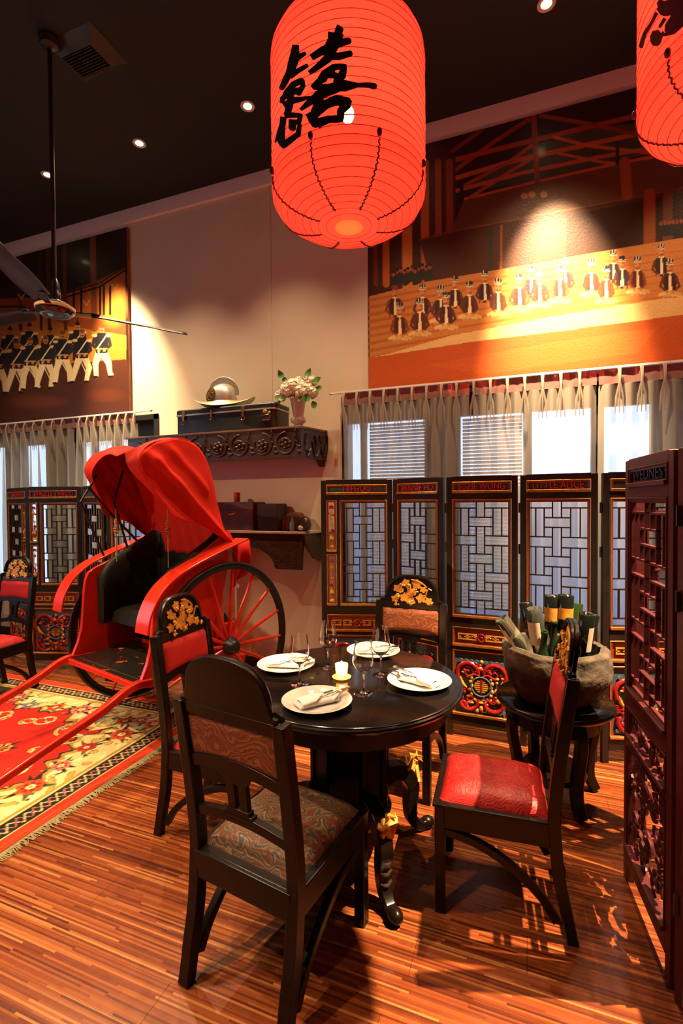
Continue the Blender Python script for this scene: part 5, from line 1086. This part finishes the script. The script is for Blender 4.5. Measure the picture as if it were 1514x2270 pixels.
g = G().prism([(X0-.03, -.001), (X0, -.33), (X1, -.33), (X1+.085, -.001)], lambda a, b, c: (a, b, c), 2.078, 2.094); obj('shelf_board', g, mat('tan_edged_shelf_board', (.22, .12, .06), .4, col2=(.16, .08, .04)), s1, smooth=0, bevel=.002)
g = G().b2((X0+.02, -.325, 1.842), (X1-.01, -.295, 2.078)); g.prism([(X1-.03, -.315), (X1-.002, -.325), (X1+.078, -.001), (X1+.05, -.001)], lambda a, b, c: (a, b, c), 1.842, 2.078); obj('fascia', g, M_['carved'], s1, smooth=0)
g = G(); carved_front(X0+.04, X1-.03, 1.856, 2.066, -.326, g); obj('carved_scrolls', g, M_['carved'], s1)['kind'] = 'stuff'
g = G(); R = random.Random(9)
for k in range(26): a = R.uniform(0, 1); x = X1+.002+.078*a; y = -.325+.32*a; g.tube([(x+.004, y, 1.86+R.uniform(0, .19)), (x+.010, y+.02, 1.87+R.uniform(0, .19))], .007, 5)
obj('end_carving', g, M_['carved'], s1)['kind'] = 'stuff'
obj('bracket', G().prism([(.0, 1.842), (-.10, 1.842), (-.03, 1.79), (0, 1.79)], lambda a, b, c: (X1+.02+c, a-.001, b), 0, .035), M_['screenwood'], s1, smooth=0)
obj('bracket', G().prism([(.0, 1.842), (-.10, 1.842), (-.03, 1.79), (0, 1.79)], lambda a, b, c: (X0+.06+c, a-.001, b), 0, .035), M_['screenwood'], s1, smooth=0)
tag(s1, 'upper wall shelf with deep dark carved fascia, holding case and flowers', 'shelf')
s2 = empty('wall_shelf', (-2.20, WY, 0)); X0, X1 = -.62, .51
g = G().prism([(X0-.08, -.001), (X0, -.27), (X1, -.27), (X1+.09, -.001)], lambda a, b, c: (a, b, c), 1.236, 1.256); obj('shelf_board', g, mat('pale_marble_edged_board', (.50, .38, .30), .35, col2=(.40, .28, .2)), s2, smooth=0, bevel=.002)
O = [(X0, 1.236), (X1, 1.236), (X1-.015, .945), (X1-.24, .945)]+[(X1-.26-.30*(1-math.cos(k/12*PI/2))*1.05, .965+.165*math.sin(k/12*PI/2)) for k in range(13)]
O += [(-(p_[0]-X1)+X0, p_[1]) for p_ in reversed(O[2:])]
obj('fascia', G().prism(O, lambda a, b, c: (a, c, b), -.262, -.225), mat('pitted_dark_teak', (.055, .018, .010), .75, col2=(.025, .009, .006), nscale=40, bump=.3, bscale=70, spec=.2), s2, smooth=0)
obj('end_panel', G().prism([(-.001, 1.236), (-.26, 1.236), (-.24, 1.15), (-.10, 1.02), (-.001, 1.0)], lambda a, b, c: (X1+.045+.04*(a/.27)+c, a, b), -.012, .012), M_['carved'], s2, smooth=0)
obj('bracket', G().prism([(.0, 1.06), (-.06, 1.06), (-.03, 1.0), (0, 1.0)], lambda a, b, c: (X1+.02+c, a-.001, b), 0, .03), M_['screenwood'], s2, smooth=0)
tag(s2, 'lower wall shelf with arched dark wooden brackets, behind the rickshaw', 'shelf')
# black case with brass latches
cs = empty('black_case', (-2.385, WY-.175, 2.094), 0); zt = .158
def rr(x0, x1, y0, y1, r_): 
    P = []
    for cx, cy, a0 in ((x1-r_, y0+r_, -90), (x1-r_, y1-r_, 0), (x0+r_, y1-r_, 90), (x0+r_, y0+r_, 180)):
        for k in range(6): a = math.radians(a0+k*18); P.append((cx+r_*math.cos(a), cy+r_*math.sin(a)))
    return P
obj('body', G().prism(rr(-.49, .49, -.145, .13, .04), lambda a, b, c: (a, b, c), 0.0, zt), M_['trunk'], cs, bevel=.006, smooth=40)
obj('lid', G().prism(rr(-.494, .494, -.149, .134, .04), lambda a, b, c: (a, b, c), zt+.002, zt+.050), M_['trunk'], cs, bevel=.012, smooth=40)
obj('rim_band', G().prism(rr(-.497, .497, -.152, .137, .042), lambda a, b, c: (a, b, c), zt-.006, zt+.006), M_['silver'], cs, smooth=40)
for x, sz in ((-.395, 1), (-.11, .7), (.20, 1)):
    g = G(); g.b2((x-.016*sz, -.160, zt-.012), (x+.016*sz, -.149, zt+.032*sz)); g.b2((x-.010*sz, -.163, zt-.05*sz), (x+.010*sz, -.150, zt-.008)); g.tube([(x-.014*sz, -.155, zt-.045*sz), (x-.014*sz, -.158, zt-.078*sz), (x+.014*sz, -.158, zt-.078*sz), (x+.014*sz, -.155, zt-.045*sz)], .003, 5); obj('latch', g, M_['brass'], cs, bevel=.002)
g = G(); g.ball((.40, -.150, .135), .018, 10, 7, (1.3, .5, .8)); g.ball((.44, -.150, .125), .014, 10, 7, (1.2, .5, .8)); g.tube([(.375, -.155, .10), (.385, -.156, .065), (.445, -.156, .065), (.455, -.155, .095), (.44, -.155, .11)], .0055, 7, closed=True); obj('corner_lock', g, M_['brass'], cs)
tag(cs, 'black hard case with brass latches on the upper shelf', 'case')
# fireman's helmet
hm = empty('helmet', (-2.47, WY-.19, 2.094+zt+.052), math.radians(18)); hm.rotation_euler = (0, math.radians(-2), math.radians(20)); hm.scale = (1.15, 1.15, 1.15)
def brim(u, v):
    a = u*2*PI; cx_, cy_ = math.cos(a), math.sin(a); r0x, r0y = .105, .085; r1x, r1y = .215+.03*(cx_ > 0)*cx_, .125
    rx, ry = r0x+(r1x-r0x)*v, r0y+(r1y-r0y)*v; return (rx*cx_, ry*cy_, .055-.038*v*(abs(cy_)**1.5)*1.25+.028*v*v*abs(cx_)**3*1.0+.0*v)
g = G().grid(brim, 48, 10, wrap=True); obj('brim', g, mat('pale_aged_brass', (.62, .56, .36), .35, metal=.75, col2=(.5, .44, .28), nscale=7), hm, smooth=80, solid=.003)
obj('dome', G().lathe([(.106, .052), (.107, .075), (.100, .115), (.083, .150), (.055, .176), (.022, .188), (0, .190)], 36), M_['silver'], hm, smooth=70).scale = (1, .84, 1)
C_ = [(.115*math.cos(PI*k/16), .125+.120*math.sin(PI*k/16)) for k in range(-1, 17)]; Ci = [(.085*math.cos(PI*k/16), .120+.075*math.sin(PI*k/16)) for k in range(16, -2, -1)]
obj('comb', G().prism(C_+Ci, lambda a, b, c: (a*1.0+.01, c, b), -.006, .006), M_['silver'], hm, smooth=40, bevel=.003)
g = G(); g.M = Matrix.Translation((-.075, -.055, .10)) @ Matrix.Rotation(math.radians(-38), 4, 'Z') @ Matrix.Rotation(math.radians(-12), 4, 'X')
g.prism([(.05*math.cos(a*PI/12), .055*math.sin(a*PI/12)) for a in range(24)], lambda a, b, c: (a, c, b), -.006, .004)
R = random.Random(1)
for k in range(26): a = R.uniform(0, 6.3); q = R.uniform(.005, .04); g.ball((q*math.cos(a), -.008, q*1.1*math.sin(a)), R.uniform(.004, .008), 6, 4)
obj('badge', g, mat('dark_bronze_badge', (.20, .13, .06), .35, metal=.8, col2=(.3, .2, .1), nscale=30), hm)
tag(hm, "polished metal fireman's helmet with comb and wide brim, resting on the black case", 'helmet')
# vase with flowers
vs = empty('flower_vase', (-1.745, WY-.20, 2.095))
obj('urn', G().lathe([(0, 0), (.052, 0), (.054, .008), (.038, .022), (.036, .034), (.058, .048), (.064, .064), (.058, .080), (.044, .092), (.043, .105), (.050, .15), (.058, .20), (.066, .232), (.069, .236), (.062, .236), (.052, .19), (.0, .18)], 32), M_['vase'], vs, smooth=60)
R = random.Random(12)
for (x, y, z, r_) in ((-.02, -.05, .33, .075), (.08, -.03, .30, .065), (-.105, -.02, .31, .062), (.0, .02, .36, .06), (.12, .0, .37, .045), (-.06, -.08, .29, .055), (.06, -.08, .27, .05), (.14, -.04, .27, .048), (-.14, -.03, .27, .045)):
    g = G()
    g.ball((x, y, z), r_*.82, 12, 8)
    for k in range(70):
        th = R.uniform(0, 2*PI); ph = math.acos(R.uniform(-1, 1)); d_ = Vector((math.sin(ph)*math.cos(th), math.sin(ph)*math.sin(th), math.cos(ph))); c_ = Vector((x, y, z))+d_*r_*R.uniform(.75, 1.0)
        u_ = d_.orthogonal().normalized(); w_ = d_.cross(u_); s_ = R.uniform(.012, .019)
        for q in range(4): a = q*PI/2+th; e_ = u_*math.cos(a)+w_*math.sin(a); f_ = u_*math.cos(a+PI/2)+w_*math.sin(a+PI/2); p0 = c_; g.add([tuple(p0), tuple(p0+e_*s_*.6+f_*s_*.45+d_*.004), tuple(p0+e_*s_+d_*.007), tuple(p0+e_*s_*.6-f_*s_*.45+d_*.004)], [(0, 1, 2, 3)])
    obj('hydrangea_head', g, M_['petal'], vs, smooth=0)
for (x, y, z, az, el, s_) in ((-.13, -.05, .42, 2.0, .8, .06), (.09, -.03, .42, .9, .7, .06), (.17, -.05, .36, .2, .3, .06), (.19, -.05, .30, -.2, -.2, .055), (-.08, -.12, .24, 3.5, -.5, .05), (-.11, -.08, .25, 3.8, -.3, .05), (.07, -.12, .22, -1, -.5, .055), (.12, -.10, .22, -.6, -.7, .055), (.16, -.06, .18, -.3, -1.1, .055), (-.17, -.02, .22, 3.2, -.3, .04), (-.12, .0, .40, 2.4, .7, .045)):
    d_ = Vector((math.cos(az)*math.cos(el), math.sin(az)*.5*math.cos(el)-.3, math.sin(el))).normalized(); u_ = d_.cross(Vector((0, -1, .2))).normalized(); n2 = d_.cross(u_); P = []
    for k in range(9): t = k/8; w_ = s_*.48*math.sin(PI*t**.8); c_ = Vector((x, y, z))+d_*s_*1.5*(t-.3)+n2*.012*math.sin(PI*t); P += [tuple(c_-u_*w_), tuple(c_+n2*.004), tuple(c_+u_*w_)]
    obj('leaf', G().add(P, [(i*3+j, i*3+j+1, i*3+j+4, i*3+j+3) for i in range(8) for j in range(2)]), M_['leaf'], vs, smooth=60)
g = G()
for k in range(7): a = k*.9; g.tube([(.02*math.cos(a), .02*math.sin(a), .18), (.05*math.cos(a), .04*math.sin(a)-.03, .30)], .003, 5)
obj('stem', g, M_['leaf'], vs)
tag(vs, 'white urn vase of cream hydrangeas at the right end of the upper shelf', 'vase')
# lower shelf things
bx = empty('brown_chest', (-2.31, WY-.14, 1.257)); obj('body', G().b2((-.235, -.11, 0), (.16, .09, .235)), M_['box'], bx, smooth=0, bevel=.008)
obj('lid', G().b2((-.24, -.115, .17), (.165, .095, .24)), M_['box'], bx, smooth=0, bevel=.01); g = G().tube([(-.09, -.112, .15), (-.07, -.13, .14), (-.03, -.13, .14), (-.01, -.112, .15)], .005, 6); obj('handle', g, M_['brass'], bx)
tag(bx, 'worn brown leather chest on the lower shelf', 'chest')
tb = obj('dark_box', G().b2((0, 0, 0), (.20, .17, .225)), M_['trunk'], None, smooth=0, bevel=.006, loc=(-2.135, WY-.22, 1.257)); tag(tb, 'black box standing beside the brown chest on the lower shelf', 'box')
for (x, y, z, h, lab) in ((-2.37, WY-.15, 1.498, .075, 'red cylinder tin on top of the brown chest'), (-1.915, WY-.13, 1.257, .075, 'small red tin on the lower shelf beside the black box')):
    r = empty('red_tin', (x, y, z)); obj('body', G().lathe([(0, 0), (.026, 0), (.027, .003), (.027, h-.003), (.026, h), (0, h)], 20), M_['redlac'], r); obj('lid', G().lathe([(0, h), (.028, h), (.028, h+.008), (0, h+.009)], 20), M_['redlac'], r); tag(r, lab, 'tin')
cmr = empty('antique_camera', (-1.79, WY-.17, 1.257)); obj('housing', G().prism([(-.07, 0), (.06, 0), (.06, .12), (.04, .15), (-.04, .155), (-.07, .13)], lambda a, b, c: (a, c, b), -.05, .05), M_['box'], cmr, bevel=.008)  # antique camera with a bottle in front, gives no light
obj('glass_bottle', G().lathe([(0, 0), (.020, 0), (.021, .07), (.010, .09), (.008, .115), (.012, .12), (0, .125)], 16, (.0, -.075, .0)), mat('blue_grey_bottle', (.12, .16, .18), .15, coat=.5, col2=(.08, .1, .12)), cmr)
obj('lens_hood', G().lathe([(.02, 0), (.045, .01), (.055, .05), (.04, .10), (.015, .12)], 20, (.095, -.03, .002)), M_['carved'], cmr); obj('reflector', G().ball((.078, -.075, .03), .026, 12, 8, (1, .5, .8)), mat('cream_reflector', (.8, .72, .5), .3, col2=(.7, .6, .4)), cmr)
tag(cmr, 'small antique camera with dark bottle at the right end of the lower shelf', 'lamp')
# ================================================================ SIDE TABLE with stone bowl of bottles
st = empty('side_table', (.125, 2.665, 0))
obj('tabletop', G().lathe([(0, .465), (.25, .465), (.272, .472), (.280, .484), (.278, .494), (.268, .4995), (0, .5)], 64), M_['tabletop'], st, smooth=50)
obj('apron', G().lathe([(.20, .38), (.215, .385), (.215, .466), (.20, .466)], 48, close=True), bw, st, smooth=40)
for k in range(4):
    a = k*PI/2+.5; ga = G(); ga.M = Matrix.Rotation(a, 4, 'Z'); P = spline([(.20, 0, .46), (.225, 0, .36), (.20, 0, .22), (.19, 0, .10), (.225, 0, 0.012)], 5); ga.sweep(P, .05, .045, (0, 1, 0)); obj('leg', ga, bw, st, bevel=.006)
g = G(); g.lathe([(0, .12), (.15, .12), (.155, .13), (.15, .145), (0, .145)], 32); obj('stretcher_shelf', g, bw, st)
tag(st, 'low round black side table carrying the stone bowl', 'table')
BX, BY, BZ = .122, 2.655, .5005
sb = empty('stone_bowl', (BX, BY, BZ))
def bowl(u, v):
    a = u*2*PI
    prof = [(0, 0), (.12, 0), (.165, .006), (.19, .04), (.212, .085), (.232, .14), (.243, .195), (.245, .25), (.243, .295), (.228, .312), (.205, .306), (.195, .25), (.165, .15), (.10, .09), (0, .08)]
    i = v*(len(prof)-1); k = min(int(i), len(prof)-2); f_ = i-k; r_ = prof[k][0]*(1-f_)+prof[k+1][0]*f_; z = prof[k][1]*(1-f_)+prof[k+1][1]*f_
    bul = 1+.09*math.exp(-((math.atan2(math.sin(a+.35), math.cos(a+.35)))/.7)**2)*math.exp(-((z-.17)/.09)**2)
    nn = noise.fractal((math.cos(a)*3.2, math.sin(a)*3.2, z*9), 1.0, 2.0, 4); nn2 = noise.noise((math.cos(a)*2, math.sin(a)*2, 5))
    r_ = r_*bul*(1+.05*nn*(r_ > .02)); z = max(0, z+(.010*nn2+.007*nn)*(z > .2)) ; return (r_*math.cos(a), r_*math.sin(a), z*.88)
obj('bowl_body', G().grid(bowl, 96, 70, wrap=True), M_['stone'], sb, smooth=50)
tag(sb, 'rough stone mortar bowl filled with empty wine bottles', 'bowl')
def bottle(mt, label, loc, tilt, az, inverted=True, lab=None, band=None, r_=.037, L=.30, neck=.0135):
    o = empty('wine_bottle', loc); up = Vector((math.sin(tilt)*math.cos(az), math.sin(tilt)*math.sin(az), math.cos(tilt))); o.rotation_mode = 'QUATERNION'; o.rotation_quaternion = up.to_track_quat('Z', 'Y')
    P = [(neck, 0), (neck+.002, .004), (neck+.002, .014), (neck, .018), (neck+.001, .08), (neck+.005, .10), (r_*.75, .125), (r_, .150), (r_, L-.006), (r_-.006, L), (r_*.6, L-.004), (r_*.35, L-.022), (0, L-.030)]
    if not inverted: P = [(0, .03), (r_*.6, .006), (r_-.005, 0), (r_, .006), (r_, L-.15), (r_*.75, L-.125), (neck+.005, L-.10), (neck+.001, L-.08), (neck, L-.018), (neck+.003, L-.014), (neck+.003, L-.003), (neck, L), (neck*.7, L-.001), (neck*.6, L-.02)]
    obj('glass_body', G().lathe(P, 28), mt, o, smooth=50)
    if lab:
        z0, z1, c0_, c1_ = lab; n = 16; V = [((r_+.0006)*math.cos(c0_+(c1_-c0_)*i/n), (r_+.0006)*math.sin(c0_+(c1_-c0_)*i/n), z) for i in range(n+1) for z in (z0, z1)]
        lo_ = obj('label', G().add(V, [(2*i, 2*i+2, 2*i+3, 2*i+1) for i in range(n)]), M_['label'], o)
    if band: obj('gold_band', G().lathe([(r_+.0008, band[0]), (r_+.0008, band[1])], 28), M_['goldpaint'], o)
    tag(o, label, 'bottle', 'empty bottles in the stone bowl'); return o
CAM = math.radians(-92)
B0 = Vector((BX, BY, BZ))
def bt(mt, label, topx, topz, basex, dy, **k):   # top end position in the bowl's frame
    top_ = Vector((topx, BY+dy, topz)); L = k.get('L', .30); base = Vector((basex, BY+dy*.55, 0)); hz_ = topx-basex; vy = dy*.45; dz = math.sqrt(max(L*L-hz_**2-vy**2, .01)); u_ = Vector((hz_, vy, dz)).normalized()
    loc = top_-u_*L; return bottle(mt, label, loc, math.acos(u_.z), math.atan2(u_.y, u_.x), **k)
bt(M_['bottlec'], 'clear glass bottle leaning far left out of the stone bowl', -.125, .905, .045, -.10, lab=(.17, .25, -2.6, -.6))
bt(M_['bottlec'], 'pale green glass bottle leaning slightly left, second from the left', .030, .960, .065, -.06, lab=(.12, .235, -3.0, -.2), r_=.039)
bt(M_['bottlek'], 'black bottle with gold band at the back of the bowl, left of the tallest', .118, 1.012, .12, .03, band=(.17, .24), r_=.038)
bt(M_['bottlek'], 'tallest black bottle with gold band at the back of the bowl', .180, 1.022, .165, .02, band=(.18, .235), r_=.038)
bt(M_['bottlek'], 'black bottle with cream label and red seal leaning right at the front of the bowl', .205, .885, .085, -.12, lab=(.12, .25, -3.0, -.4), r_=.038)
bt(M_['bottlek'], 'black bottle with white label standing at the right of the bowl', .268, .950, .235, -.06, lab=(.12, .24, -2.1, -.6), r_=.038)
bt(M_['bottleg'], 'green bottle standing neck up at the front of the bowl', .078, .862, .06, -.11, inverted=False, r_=.036, neck=.0145, L=.30)
bt(M_['bottleg'], 'small dark bottle neck standing between the gold-banded bottles', .125, .893, .12, -.02, inverted=False, r_=.030, neck=.014, L=.27)
bt(M_['bottlek'], 'dark bottle at the back left of the bowl, mostly hidden', -.01, .955, .05, .10, r_=.034)
bt(M_['bottleg'], 'dark green bottle at the back right, behind the white-labelled one', .232, .965, .20, .11, r_=.036)
bt(M_['bottlek'], 'black bottle at the far right rim of the bowl', .305, .93, .24, .03, r_=.030)
